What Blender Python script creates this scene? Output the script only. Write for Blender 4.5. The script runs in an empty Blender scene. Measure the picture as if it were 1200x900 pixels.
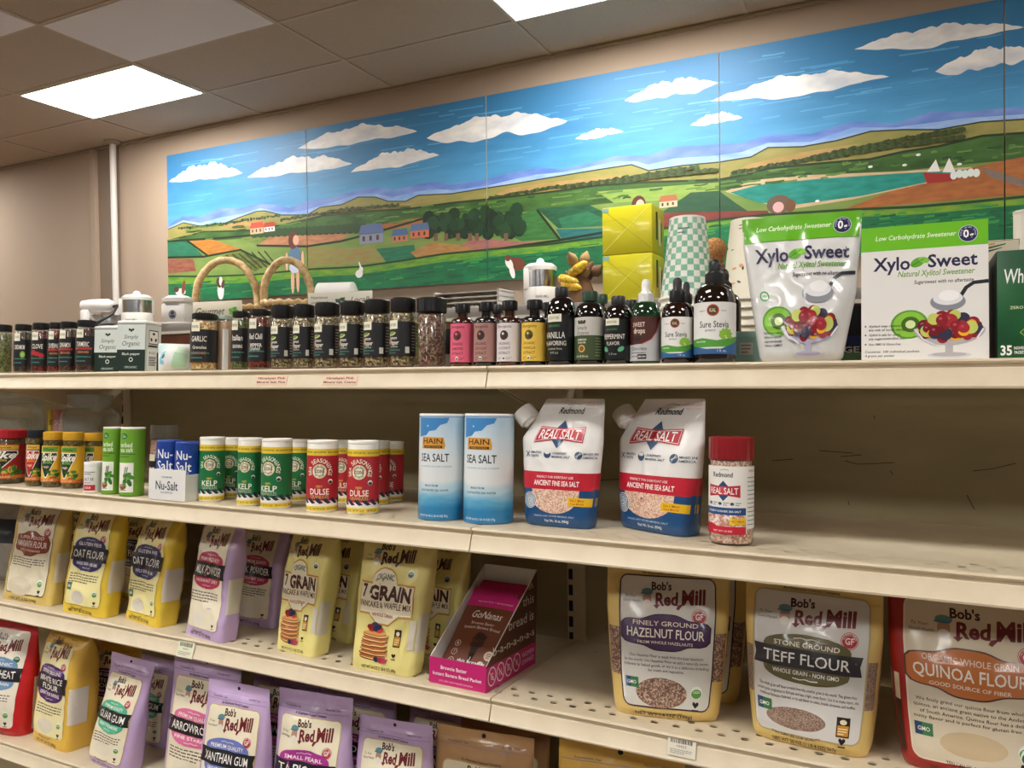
import bpy, bmesh, math, random
from mathutils import Vector, Matrix, noise
from mathutils.geometry import tessellate_polygon
scene = bpy.context.scene
COL = scene.collection
# ------------------------------------------------------------------ camera, world, light levels
FPX, YAW, PITCH, ROLL, EYE = 902.0, math.radians(25.8286), math.radians(-1.0557), math.radians(-0.7239), 1.55
CF = Vector((-math.sin(YAW)*math.cos(PITCH), math.cos(YAW)*math.cos(PITCH), math.sin(PITCH)))
_r0 = Vector((math.cos(YAW), math.sin(YAW), 0)); _u0 = _r0.cross(CF)
CR = _r0*math.cos(ROLL) + _u0*math.sin(ROLL); CU = CR.cross(CF)
CAM = Vector((0, 0, EYE))
cd = bpy.data.cameras.new('camera'); cam = bpy.data.objects.new('camera', cd); COL.objects.link(cam)
cd.sensor_width = 36; cd.lens = FPX*36/1200; cd.clip_start = .02
m = Matrix((CR, CU, -CF)).transposed().to_4x4(); m.translation = CAM; cam.matrix_world = m
scene.camera = cam
scene.view_settings.view_transform = 'Standard'; scene.view_settings.look = 'None'
scene.view_settings.gamma = 1; scene.view_settings.use_curve_mapping = False
scene.view_settings.exposure = 1.85
LAMP = 8.0          # radiance of the lit ceiling panels
wd = bpy.data.worlds.new('world'); scene.world = wd; wd.use_nodes = True
wd.node_tree.nodes['Background'].inputs[0].default_value = (1, .93, .84, 1)
wd.node_tree.nodes['Background'].inputs[1].default_value = .05
try:
    scene.cycles.use_denoising = True; scene.cycles.max_bounces = 8; scene.cycles.transparent_max_bounces = 16
    scene.cycles.sample_clamp_indirect = 6
except Exception: pass
# ------------------------------------------------------------------ materials
def lin(h):
    h = h.lstrip('#'); v = [int(h[i:i+2], 16)/255 for i in (0, 2, 4)]
    return tuple((c/12.92 if c <= .04045 else ((c+.055)/1.055)**2.4) for c in v) + (1,)
MATS = {}
def M(hexc, r=.5, metal=0., coat=0., bump=None, mix=None, spec=.5, trans=0.):
    k = (hexc, r, metal, coat, bump, mix, spec, trans)
    if k in MATS: return MATS[k]
    mt = bpy.data.materials.new('paint_' + hexc.lstrip('#')); mt.use_nodes = True
    nt = mt.node_tree; p = nt.nodes['Principled BSDF']
    p.inputs['Base Color'].default_value = lin(hexc); p.inputs['Roughness'].default_value = r
    p.inputs['Metallic'].default_value = metal; p.inputs['Coat Weight'].default_value = coat
    p.inputs['Coat Roughness'].default_value = .08
    p.inputs['Specular IOR Level'].default_value = spec
    p.inputs['Transmission Weight'].default_value = trans
    if mix or bump:
        tc = nt.nodes.new('ShaderNodeTexCoord')
    if mix:                                   # (other colour, scale, detail, lo, hi[, stretch])
        n = nt.nodes.new('ShaderNodeTexNoise'); n.inputs['Scale'].default_value = mix[1]; n.inputs['Detail'].default_value = mix[2]
        src = tc.outputs['Object']
        if len(mix) > 5:
            mp = nt.nodes.new('ShaderNodeMapping'); mp.inputs['Scale'].default_value = mix[5]; nt.links.new(src, mp.inputs[0]); src = mp.outputs[0]
        nt.links.new(src, n.inputs['Vector'])
        cr = nt.nodes.new('ShaderNodeValToRGB'); cr.color_ramp.elements[0].position = mix[3]; cr.color_ramp.elements[1].position = mix[4]
        cr.color_ramp.elements[0].color = lin(hexc); cr.color_ramp.elements[1].color = lin(mix[0])
        nt.links.new(n.outputs['Fac'], cr.inputs[0]); nt.links.new(cr.outputs[0], p.inputs['Base Color'])
    if bump:                                  # (scale, strength, distance)
        n = nt.nodes.new('ShaderNodeTexNoise'); n.inputs['Scale'].default_value = bump[0]; n.inputs['Detail'].default_value = 4
        nt.links.new(tc.outputs['Object'], n.inputs['Vector'])
        b = nt.nodes.new('ShaderNodeBump'); b.inputs['Strength'].default_value = bump[1]; b.inputs['Distance'].default_value = bump[2]
        nt.links.new(n.outputs['Fac'], b.inputs['Height']); nt.links.new(b.outputs[0], p.inputs['Normal'])
    MATS[k] = mt; return mt
def speck(cols, scale, r=.35, coat=.3):       # a packed filling of grains: cells of several colours
    k = ('speck', tuple(cols), scale, r, coat)
    if k in MATS: return MATS[k]
    mt = bpy.data.materials.new('grain_' + cols[0].lstrip('#')); mt.use_nodes = True
    nt = mt.node_tree; p = nt.nodes['Principled BSDF']; p.inputs['Roughness'].default_value = r; p.inputs['Coat Weight'].default_value = coat
    tc = nt.nodes.new('ShaderNodeTexCoord'); v = nt.nodes.new('ShaderNodeTexVoronoi'); v.inputs['Scale'].default_value = scale
    nt.links.new(tc.outputs['Object'], v.inputs['Vector'])
    s = nt.nodes.new('ShaderNodeSeparateColor'); nt.links.new(v.outputs['Color'], s.inputs[0])
    cr = nt.nodes.new('ShaderNodeValToRGB'); cr.color_ramp.interpolation = 'CONSTANT'
    e = cr.color_ramp.elements
    while len(e) < len(cols): e.new(.5)
    for i, c in enumerate(cols): e[i].position = i/len(cols); e[i].color = lin(c)
    nt.links.new(s.outputs[0], cr.inputs[0]); nt.links.new(cr.outputs[0], p.inputs['Base Color'])
    b = nt.nodes.new('ShaderNodeBump'); b.inputs['Strength'].default_value = .4; b.inputs['Distance'].default_value = .001
    nt.links.new(v.outputs['Distance'], b.inputs['Height']); nt.links.new(b.outputs[0], p.inputs['Normal'])
    MATS[k] = mt; return mt
def glass(hexc='#ffffff', rough=.03, gl=1.45, milk=0.):
    k = ('glass', hexc, rough, gl, milk)
    if k in MATS: return MATS[k]
    mt = bpy.data.materials.new('glass_' + hexc.lstrip('#')); mt.use_nodes = True; nt = mt.node_tree
    for n in list(nt.nodes): nt.nodes.remove(n)
    o = nt.nodes.new('ShaderNodeOutputMaterial'); t = nt.nodes.new('ShaderNodeBsdfTransparent'); g = nt.nodes.new('ShaderNodeBsdfGlossy')
    t.inputs[0].default_value = lin(hexc); g.inputs['Roughness'].default_value = rough
    f = nt.nodes.new('ShaderNodeLayerWeight'); f.inputs[0].default_value = .5; pw = nt.nodes.new('ShaderNodeMath'); pw.operation = 'POWER'; pw.inputs[1].default_value = 3.5
    mr = nt.nodes.new('ShaderNodeMapRange'); mr.inputs['To Min'].default_value = .045*(gl/1.45)**6; mr.inputs['To Max'].default_value = .85; mx = nt.nodes.new('ShaderNodeMixShader')
    nt.links.new(f.outputs['Facing'], pw.inputs[0]); nt.links.new(pw.outputs[0], mr.inputs['Value'])
    df = nt.nodes.new('ShaderNodeBsdfDiffuse'); df.inputs[0].default_value = lin('#eef0ee'); m2 = nt.nodes.new('ShaderNodeMixShader'); m2.inputs[0].default_value = milk
    nt.links.new(t.outputs[0], m2.inputs[1]); nt.links.new(df.outputs[0], m2.inputs[2])
    nt.links.new(mr.outputs[0], mx.inputs[0]); nt.links.new(m2.outputs[0], mx.inputs[1]); nt.links.new(g.outputs[0], mx.inputs[2]); nt.links.new(mx.outputs[0], o.inputs[0])
    MATS[k] = mt; return mt
def emit(hexc, s):
    mt = bpy.data.materials.new('lit_diffuser'); mt.use_nodes = True; nt = mt.node_tree; p = nt.nodes['Principled BSDF']
    p.inputs['Base Color'].default_value = lin(hexc); p.inputs['Emission Color'].default_value = lin(hexc); p.inputs['Emission Strength'].default_value = s
    return mt
# ------------------------------------------------------------------ objects
def obj(name, me, mats, parent=None, smooth=None):
    o = bpy.data.objects.new(name, me); COL.objects.link(o)
    for x in (mats if isinstance(mats, (list, tuple)) else [mats]): me.materials.append(x)
    if parent: o.parent = parent
    if smooth is not None:
        me.polygons.foreach_set('use_smooth', [True]*len(me.polygons))
        if smooth: me.set_sharp_from_angle(angle=math.radians(smooth))
    return o
def thing(name, label, cat, mat4=None, group=None):
    o = bpy.data.objects.new(name, None); COL.objects.link(o); o.empty_display_size = .02
    if mat4 is not None: o.matrix_world = mat4
    o['label'] = label; o['category'] = cat
    if group: o['group'] = group
    return o
def tag(o, label, cat, group=None):
    o['label'] = label; o['category'] = cat
    if group: o['group'] = group
    return o
def struct(o): o['kind'] = 'structure'; return o
def mesh(vs, fs): me = bpy.data.meshes.new('m'); me.from_pydata([tuple(v) for v in vs], [], fs); me.update(); return me
def bm_mesh(bm): me = bpy.data.meshes.new('m'); bm.to_mesh(me); bm.free(); return me
def boxm(x0, x1, y0, y1, z0, z1, bev=0., seg=2):
    bm = bmesh.new(); bmesh.ops.create_cube(bm, size=1)
    for v in bm.verts: v.co = Vector(((x0+x1)/2+v.co.x*(x1-x0), (y0+y1)/2+v.co.y*(y1-y0), (z0+z1)/2+v.co.z*(z1-z0)))
    if bev: bmesh.ops.bevel(bm, geom=bm.edges[:], offset=bev, segments=seg, affect='EDGES', profile=.5)
    return bm_mesh(bm)
def box(name, d, mat, parent=None, bev=0.):
    return obj(name, boxm(*d, bev=bev), mat, parent, smooth=35 if bev else None)
def lathem(prof, seg=40, ridge=0, amp=0., rz=(0, 1e9), cx=0., cy=0.):
    vs, fs = [], []
    for r, z in prof:
        for k in range(seg):
            a = 2*math.pi*k/seg
            q = r + (amp*(1 if (k*ridge*2//seg) % 2 else 0) if ridge and rz[0] <= z <= rz[1] else 0)
            vs.append((cx+q*math.cos(a), cy+q*math.sin(a), z))
    n = len(prof)
    for i in range(n-1):
        for k in range(seg):
            a, b = i*seg+k, i*seg+(k+1) % seg
            fs.append((a, b, b+seg, a+seg))
    if prof[0][0] > 1e-6: fs.append(tuple(range(seg))[::-1])
    if prof[-1][0] > 1e-6: fs.append(tuple((n-1)*seg+k for k in range(seg)))
    return mesh(vs, fs)
def lathe(name, prof, mat, parent=None, seg=40, ridge=0, amp=0., rz=(0, 1e9), cx=0., cy=0., sm=40):
    return obj(name, lathem(prof, seg, ridge, amp, rz, cx, cy), mat, parent, smooth=sm)
def tubem(pts, rad, seg=10, close=False):
    vs, fs = [], []; n = len(pts); pts = [Vector(p) for p in pts]; up = None
    for i, p in enumerate(pts):
        t = (pts[min(i+1, n-1)] - pts[max(i-1, 0)]).normalized()
        if up is None: up = t.orthogonal().normalized()
        up = (up - t*up.dot(t)).normalized(); w = t.cross(up)
        r = rad[i] if isinstance(rad, (list, tuple)) else rad
        for k in range(seg):
            a = 2*math.pi*k/seg; vs.append(p + (up*math.cos(a)+w*math.sin(a))*r)
    for i in range(n-1):
        for k in range(seg):
            a, b = i*seg+k, i*seg+(k+1) % seg; fs.append((a, b, b+seg, a+seg))
    fs.append(tuple(range(seg))[::-1]); fs.append(tuple((n-1)*seg+k for k in range(seg)))
    return mesh(vs, fs)
# ------------------------------------------------------------------ printed art: flat coloured shapes laid on any surface
_TX = {}
def text_mesh(s, bold, shear):
    k = (s, bold, shear)
    if k not in _TX:
        cu = bpy.data.curves.new('t', 'FONT'); cu.body = s; cu.fill_mode = 'FRONT'; cu.dimensions = '2D'; cu.resolution_u = 2
        cu.offset = bold; cu.shear = shear
        ob = bpy.data.objects.new('t', cu); me = ob.to_mesh()
        v = [(p.co.x, p.co.y/.69) for p in me.vertices]; f = [tuple(p.vertices) for p in me.polygons]
        ob.to_mesh_clear(); bpy.data.objects.remove(ob); bpy.data.curves.remove(cu)
        x0 = min([p[0] for p in v] or [0]); x1 = max([p[0] for p in v] or [1])
        _TX[k] = ([(a-x0, b) for a, b in v], f, max(x1-x0, 1e-4))
    return _TX[k]
class Art:
    def __init__(s, asp=1.): s.sh = []; s.asp = asp; s.r = .45; s.coat = 0.
    def add(s, c, vs, fs, lay, big):
        x0 = min(v[0] for v in vs); x1 = max(v[0] for v in vs); y0 = min(v[1] for v in vs); y1 = max(v[1] for v in vs)
        if True:
            lay = 0
            for q in s.sh:
                if q[3] >= lay and q[4] < x1 and q[5] > x0 and q[6] < y1 and q[7] > y0: lay = q[3]+1
        s.sh.append((c, vs, fs, lay, x0, x1, y0, y1, big)); return s
    def poly(s, c, pts, lay=None, rot=0, about=None):
        pts = [tuple(p) for p in pts]
        if rot: pts = s.rotate(pts, rot, about or pts[0])
        fs = [tuple(t) for t in tessellate_polygon([[Vector((x, y, 0)) for x, y in pts]])]
        return s.add(c, pts, fs, lay, True)
    def rotate(s, pts, deg, c):
        a = math.radians(deg); co, si = math.cos(a), math.sin(a); k = s.asp
        return [(c[0]+(x-c[0])*co-(y-c[1])*k*si, c[1]+((x-c[0])*si+(y-c[1])*k*co)/k) for x, y in pts]
    def rect(s, c, x0, x1, y0, y1, r=0, lay=None, rot=0):
        if r:
            pts = []; ry = r/s.asp
            for cx, cy, a0 in ((x1-r, y1-ry, 0), (x0+r, y1-ry, 90), (x0+r, y0+ry, 180), (x1-r, y0+ry, 270)):
                for i in range(5): a = math.radians(a0+i*22.5); pts.append((cx+r*math.cos(a), cy+ry*math.sin(a)))
        else: pts = [(x0, y0), (x1, y0), (x1, y1), (x0, y1)]
        return s.poly(c, pts, lay, rot, ((x0+x1)/2, (y0+y1)/2))
    def ell(s, c, cx, cy, rx, ry=None, lay=None, n=24, a0=0, a1=360, rot=0):
        ry = rx/s.asp if ry is None else ry
        k = n if a1-a0 >= 360 else n+1
        return s.poly(c, [(cx+rx*math.cos(math.radians(a0+(a1-a0)*i/n)), cy+ry*math.sin(math.radians(a0+(a1-a0)*i/n))) for i in range(k)], lay, rot, (cx, cy))
    def ring(s, c, cx, cy, rx, ry, w, lay=None, n=28):
        ry = rx/s.asp if ry is None else ry; wy = w/s.asp; vs, fs = [], []
        for i in range(n):
            a = 2*math.pi*i/n
            vs += [(cx+rx*math.cos(a), cy+ry*math.sin(a)), (cx+(rx-w)*math.cos(a), cy+(ry-wy)*math.sin(a))]
        for i in range(n): a = 2*i; b = 2*((i+1) % n); fs += [(a, b, b+1, a+1)]
        return s.add(c, vs, fs, lay, False)
    def line(s, c, pts, w, lay=None):
        vs, fs = [], []; k = s.asp
        for i, p in enumerate(pts):
            q0 = pts[max(i-1, 0)]; q1 = pts[min(i+1, len(pts)-1)]
            dx, dy = q1[0]-q0[0], (q1[1]-q0[1])*k; L = math.hypot(dx, dy) or 1
            nx, ny = -dy/L*w/2, dx/L*w/2/k
            vs += [(p[0]+nx, p[1]+ny), (p[0]-nx, p[1]-ny)]
        for i in range(len(pts)-1): fs.append((2*i, 2*i+1, 2*i+3, 2*i+2))
        return s.add(c, vs, fs, lay, False)
    def frame(s, c, x0, x1, y0, y1, w, r=3, lay=None):
        a = Art(s.asp); a.rect(c, x0, x1, y0, y1, r); o = a.sh[0][1]
        return s.line(c, o+[o[0]], w, lay)
    def T(s, c, t, cx, cy, w, h, bold=.012, shear=0, arc=0, rot=0, lay=None):
        v, f, tw = text_mesh(t, bold, shear)
        pts = [(cx-w/2+x/tw*w, cy-h/2+y*h) for x, y in v]
        if arc: pts = [(x, y+arc*(1-((x-cx)/(w/2))**2)) for x, y in pts]
        if rot: pts = s.rotate(pts, rot, (cx, cy))
        return s.add(c, pts, f, lay, False) if f else s
    def ringtext(s, c, t, cx, cy, R, h, a0, a1, cw=.9, bold=.02, lay=None):
        n = len(t)
        for i, ch in enumerate(t):
            if ch == ' ': continue
            a = math.radians(a0+(a1-a0)*(i+.5)/n); v, f, tw = text_mesh(ch, bold, 0)
            up = 1 if a0 > a1 else -1; w = h*cw*min(1, tw/.55)
            px, py = cx+R*math.cos(a), cy+R*math.sin(a)/s.asp
            th = a-math.pi/2*up; co, si = math.cos(th), math.sin(th); q = []
            for x, y in v: X = x/tw*w-w/2; Y = y*h-h/2; q.append((px+X*co-Y*si, py+(X*si+Y*co)/s.asp))
            if f: s.add(c, q, f, lay, False)
    def para(s, c, x0, x1, y1, y0, n, h, seed=1):              # rows of print too small to read
        rn = random.Random(seed)
        for i in range(n):
            y = y1+(y0-y1)*i/max(n-1, 1); x = x0
            e = x1-(rn.random()*.12*(x1-x0) if i < n-1 else .35*(x1-x0))
            vs, fs = [], []
            while x < e:
                w = (x1-x0)*rn.uniform(.05, .13); b = min(x+w, e); k = len(vs)
                vs += [(x, y-h/2), (b, y-h/2), (b, y+h/2), (x, y+h/2)]; fs.append((k, k+1, k+2, k+3)); x += w+(x1-x0)*.02
            s.add(c, vs, fs, None, False)
    def build(s, name, fm, par, cut=None, eps=4e-5, base=3e-4, clip=None, flat=False):
        cols, bm = [], bmesh.new(); sid = bm.faces.layers.int.new('sid')
        for k, (c, vs, fs, lay, x0, x1, y0, y1, big) in enumerate(s.sh):
            if clip and (x1 <= clip[0] or x0 >= clip[1]): continue
            if c not in cols: cols.append(c)
            bv = [bm.verts.new((x, y, 0)) for x, y in vs]
            for f in fs:
                a, b, d = vs[f[0]], vs[f[1]], vs[f[2]]
                if (b[0]-a[0])*(d[1]-a[1])-(b[1]-a[1])*(d[0]-a[0]) < 0: f = f[::-1]
                try: bm.faces.new([bv[i] for i in f])[sid] = k
                except ValueError: pass
        def cutat(co, no, clear=False): bmesh.ops.bisect_plane(bm, geom=bm.verts[:]+bm.edges[:]+bm.faces[:], plane_co=co, plane_no=no, clear_outer=clear)
        if clip:
            cutat((clip[0], 0, 0), (-1, 0, 0), True); cutat((clip[1], 0, 0), (1, 0, 0), True)
        if cut and bm.verts:
            for ax in (0, 1):
                lo = min(v.co[ax] for v in bm.verts); hi = max(v.co[ax] for v in bm.verts); i = math.floor(lo/cut[ax])+1
                while i*cut[ax] < hi:
                    cutat([i*cut[ax] if ax == 0 else 0, i*cut[ax] if ax else 0, 0], (1-ax, ax, 0)); i += 1
        V, Fc, Mi, ix = [], [], [], {}
        for f in bm.faces:
            q = s.sh[f[sid]]; off = base+q[3]*eps; ids = []
            for v in f.verts:
                if v not in ix: ix[v] = len(V); V.append(fm(v.co.x, v.co.y, off))
                ids.append(ix[v])
            Fc.append(tuple(ids)); Mi.append(cols.index(q[0]))
        bm.free()
        if not V: return None
        me = mesh(V, Fc); me.polygons.foreach_set('material_index', Mi)
        return obj(name, me, [c if not isinstance(c, str) else M(c, s.r, coat=s.coat) for c in cols], par, smooth=None if flat else 0)
def fcyl(r, W=None, H=None, z0=0.):            # art units: metres round the side and up
    def fm(x, y, off):
        a = x/r; q = r+off; return (q*math.sin(a), -q*math.cos(a), y+z0)
    return fm
def fplane(o, ux, uy, n):
    o, ux, uy, n = Vector(o), Vector(ux), Vector(uy), Vector(n)
    return lambda x, y, off: tuple(o+ux*x+uy*y+n*off)
def fnorm(f0, dx, dy):                          # adds an outward offset to a plain surface function
    def fm(x, y, off):
        p = Vector(f0(x, y)); n = (Vector(f0(x+dx, y))-Vector(f0(x-dx, y))).cross(Vector(f0(x, y+dy))-Vector(f0(x, y-dy)))
        if n.length < 1e-15: n = Vector((0, -1, 0))
        n.normalize(); return tuple(p+n*off)
    return fm
# ------------------------------------------------------------------ where things stand
def ray(x, y): return CF + CR*((x-600)/FPX) - CU*((y-450)/FPX)
def proj(P):
    d = Vector(P)-CAM; k = d.dot(CF); return 600+FPX*d.dot(CR)/k, 450-FPX*d.dot(CU)/k
DB = 1.1397
TILT = {1: math.radians(3), 2: math.radians(3.2), 3: math.radians(4.2), 4: math.radians(4.2)}
SD = {1: .8464, 2: .80, 3: .8445, 4: .8412}
SZ = {1: EYE+.0054, 2: EYE-.1871, 3: EYE-.4087, 4: EYE-.6616}
X2, SEC = -.4429, 1.0456
def deck(sh, px, inset):                        # the point of a shelf's deck that far behind its front edge
    Y = SD[sh]+inset*math.cos(TILT[sh]); Z = SZ[sh]-inset*math.sin(TILT[sh])
    v = CR*FPX-CF*(px-600); b = v.y*Y+v.z*(Z-EYE); return Vector((-b/v.x, Y, Z))
def ondeck(sh, px, py):
    d = ray(px, py); n = Vector((0, math.sin(TILT[sh]), math.cos(TILT[sh]))); o = Vector((0, SD[sh], SZ[sh]))
    return CAM+d*((o-CAM).dot(n)/d.dot(n))
def onplane(px, py, Y): d = ray(px, py); return CAM+d*(Y/d.y)
def depth(P): return (Vector(P)-CAM).dot(CF)
def wm(P, x0, x1): return (x1-x0)*depth(P)/FPX*math.cos(math.atan(((x0+x1)/2-600)/FPX))
def hm(P, y0, y1): return abs(y1-y0)*depth(P)/FPX
def stand(P, sh, rz=0., lift=0.):
    lift += .0005
    q = Matrix.Rotation(-TILT[sh], 4, 'X') @ Matrix.Rotation(rz, 4, 'Z'); q.translation = Vector(P)+Vector((0, math.sin(TILT[sh]), math.cos(TILT[sh])))*lift
    return q
def face_cam(P, turn=0): return -math.atan2(P.x, P.y)+math.radians(turn)
def interp(tab, v):
    for (a, p), (b, q) in zip(tab, tab[1:]):
        if v <= b: t = (v-a)/(b-a) if b > a else 0; t = min(max(t, 0), 1); return p+(q-p)*t
    return tab[-1][1]
def pouch(par, W, H, T, mat, kind='pouch', lean=0., roll=0., xl=None, xr=None, wr=.002, seed=1, seal=.91, topw=1.0, sealmat=None, sag=0., zones=()):
    if kind == 'pouch': TT = [(0, .80), (.05, .96), (.15, 1), (.35, .94), (.6, .68), (.8, .36), (.91, .12), (.94, .035), (1, .03)]; NN = [(0, 4), (.2, 3.2), (.6, 2.4), (1, 2.0)]
    else: TT = [(0, .96), (.04, 1), (.5, 1), (.72, .94), (.84, .72), (.92, .30), (.955, .07), (1, .04)]; NN = [(0, 6.5), (.5, 5.5), (.8, 3.4), (1, 2.2)]
    xl = xl or [(0, -.5), (.6, -.5), (1, -.5*topw)]; xr = xr or [(0, .5), (.6, .5), (1, .5*topw)]
    def S(a, b, v):
        n = interp(NN, v); k = (abs(a)**n+abs(b)**n)**(1/n) or 1; return C(a/k, b/k, v)
    def C(sa, sb, v):
        l, r = interp(xl, v)*W, interp(xr, v)*W; t = interp(TT, v)*T; z = v*H
        x = (l+r)/2+(r-l)/2*sa; y = T*.48+t/2*sb
        e = 1-min(1, abs(v-.5)*2)**6; q = noise.noise(Vector((x*22, z*16, seed*7.3))); q2 = 1-abs(noise.noise(Vector((x*34+z*12, z*30-x*10, seed*3.1))))*2
        y += sb*wr*e*(q*1.6+max(q2, 0)**2*.7)+(wr*1.2*noise.noise(Vector((x*30, z*8, seed)))*(1 if v > .9 else 0))
        return (x+roll*z, y+lean*z+sag*z*z, z)
    def grid(v0, v1, nv):
        per = [(-1+2*i/44, -1) for i in range(44)]+[(1, -1+2*i/10) for i in range(10)]+[(1-2*i/16, 1) for i in range(16)]+[(-1, 1-2*i/10) for i in range(10)]; n = len(per)
        vs = [S(a, b, v0+(v1-v0)*j/nv) for j in range(nv+1) for a, b in per]; fs = [(j*n+i, j*n+(i+1) % n, (j+1)*n+(i+1) % n, (j+1)*n+i) for j in range(nv) for i in range(n)]
        return mesh(vs, fs+[tuple(range(n))[::-1], tuple(nv*n+i for i in range(n))])
    bo = obj('bag_body', grid(0, seal, 54), [mat]+[z[2] for z in zones], par, smooth=55)
    for pl in bo.data.polygons if zones else ():
        for i, (v0, v1, _m) in enumerate(zones):
            if v0 <= pl.center.z/H < v1: pl.material_index = i+1
    obj('top_seal', grid(seal+.001, 1, 7), sealmat or mat, par, smooth=55)
    def f0(x, y):
        a = x/50; b = -1.
        if kind == 'pouch':
            n = interp(NN, y/100); a = x/50.6
            if abs(a) < 1: return C(a, -(1-abs(a)**n)**(1/n), y/100)
            a = (2.02-abs(a))*(1 if x > 0 else -1); return C(a, (1-min(abs(a), 1)**n)**(1/n), y/100)
        if abs(a) > 1: b = -1+2*(abs(x)-50)/100*W/T; a = 1. if a > 0 else -1.; b = min(b, 1)
        return S(a, b, y/100)
    fn = fnorm(f0, .4, .4); memo = {}
    def node(i, j):
        if (i, j) not in memo:
            p = Vector(fn(i*3, j*2.6, 0)); memo[i, j] = (p, (Vector(fn(i*3, j*2.6, 1.))-p))
        return memo[i, j]
    def fm(x, y, off):
        u, w = x/3, y/2.6; i, j = math.floor(u), math.floor(w); u -= i; w -= j; r = Vector()
        for di, dj, k in ((0, 0, (1-u)*(1-w)), (1, 0, u*(1-w)), (0, 1, (1-u)*w), (1, 1, u*w)):
            if k > 1e-9: p, n = node(i+di, j+dj); r += (p+n*off)*k
        return tuple(r)
    return fm
# ------------------------------------------------------------------ room
WY, HC = 4.6052, EYE+2.0188
GX, GY = -5.5798, 4.6696
CEIL = M('#c0ae9b', .9, bump=(260, .5, .004), mix=('#95877a', 330, 3, .52, .72))
WALL = M('#b09b87', .75, bump=(40, .08, .003))
struct(obj('floor', boxm(-11, 8, -9, WY, -.1, 0), M('#806e5c', .4)))
struct(obj('ceiling', boxm(-11, 8, -9, WY, HC, HC+.1), CEIL))
struct(obj('wall_back', boxm(-11, 8, WY, WY+.15, 0, HC), WALL))
struct(obj('wall_left', boxm(-11.15, -11, -9, WY+.15, 0, HC), WALL))
bm = bmesh.new()
def addbox(bm, x0, x1, y0, y1, z0, z1):
    r = bmesh.ops.create_cube(bm, size=1)
    for v in r['verts']: v.co = Vector(((x0+x1)/2+v.co.x*(x1-x0), (y0+y1)/2+v.co.y*(y1-y0), (z0+z1)/2+v.co.z*(z1-z0)))
for i in range(-4, 12):
    x = GX+i*1.2192; addbox(bm, x-.011, x+.011, -9, WY-.002, HC-.006, HC-.0005)
for j in range(0, 23):
    y = GY-j*.6096
    if y < WY: addbox(bm, -11, 8, y-.011, y+.011, HC-.005, HC-.0006)
struct(obj('trim_1', bm_mesh(bm), M('#c0ae9b', .6)))
addw = boxm(-11, 8, WY-.02, WY-.0005, HC-.022, HC-.006); struct(obj('trim_2', addw, M('#a4957f', .7)))
def cell(i, j): return GX+i*1.2192+.013, GX+(i+1)*1.2192-.013, GY-(j+1)*.6096+.013, GY-j*.6096-.013
DIFF = emit('#fffdf8', LAMP)
def ceiling_light(i, y0, lab):
    x0, x1 = GX+i*1.2192+.013, GX+(i+1)*1.2192-.013; y1 = y0+.5836
    t = thing('ceiling_light', lab, 'ceiling light', Matrix.Translation(((x0+x1)/2, (y0+y1)/2, HC)), 'lit ceiling panels')
    a, b = (x1-x0)/2, .2918
    obj('diffuser', boxm(-a+.012, a-.012, -b+.012, b-.012, -.010, -.004), DIFF, t)
    bm = bmesh.new()
    for d in ((-a, a, -b, -b+.012), (-a, a, b-.012, b), (-a, -a+.012, -b+.012, b-.012), (a-.012, a, -b+.012, b-.012)): addbox(bm, *d, -.014, -.002)
    obj('frame', bm_mesh(bm), M('#e8e4da', .4), t)
y_row = GY-2*.6096+.013
ceiling_light(0, y_row, 'lit ceiling light panel near the white wall pipe')
ceiling_light(3, y_row, 'lit ceiling light panel above the middle of the painted mural')
for i in (-3, 6): ceiling_light(i, y_row, 'lit ceiling light panel further along the row above the mural')
for y in (-.80, -3.24):
    for i in (-3, 0, 3, 6): ceiling_light(i, y, 'lit ceiling light panel in the rows on the shopper side of the shelving')
GREY = M('#f4f1f6', .8, bump=(300, .3, .003), mix=('#e2dfe6', 350, 2, .45, .6))
for i, j, lab in ((1, 2, 'pale grey ceiling panel touching a corner of the lit panel'), (0, 3, 'pale grey ceiling panel cut by the frame edge, diagonal to the other grey one')):
    x0, x1, y0, y1 = cell(i, j)
    tag(obj('ceiling_panel', boxm(x0, x1, y0, y1, HC-.009, HC-.0005), GREY), lab, 'ceiling panel', 'pale grey ceiling panels')
# white pipe running down the back wall, in front of a darker strip
PP = onplane(134, 260, WY-.08); rp = wm(PP, 129.5, 137.5)/2
t = thing('wall_pipe', 'white vertical pipe on the back wall beside the mural', 'pipe', Matrix.Translation((PP.x, PP.y, 0)))
lathe('pipe', [(rp, 0), (rp, HC-.004)], M('#d8d2cb', .4), t, seg=20)
lathe('ceiling_collar', [(rp*1.02, HC-.03), (rp*2.6, HC-.012), (rp*2.7, HC-.002)], M('#a89c8c', .7), t, seg=24)
a = onplane(117.5, 260, WY).x; b = onplane(141, 260, WY).x
struct(obj('trim_3', boxm(a, b, WY-.012, WY-.0005, 0, HC-.024), M('#8d7a6a', .7)))
struct(obj('trim_4', boxm(a-.06, a-.004, WY-.05, WY-.0005, 0, HC-.024), WALL))
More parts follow.
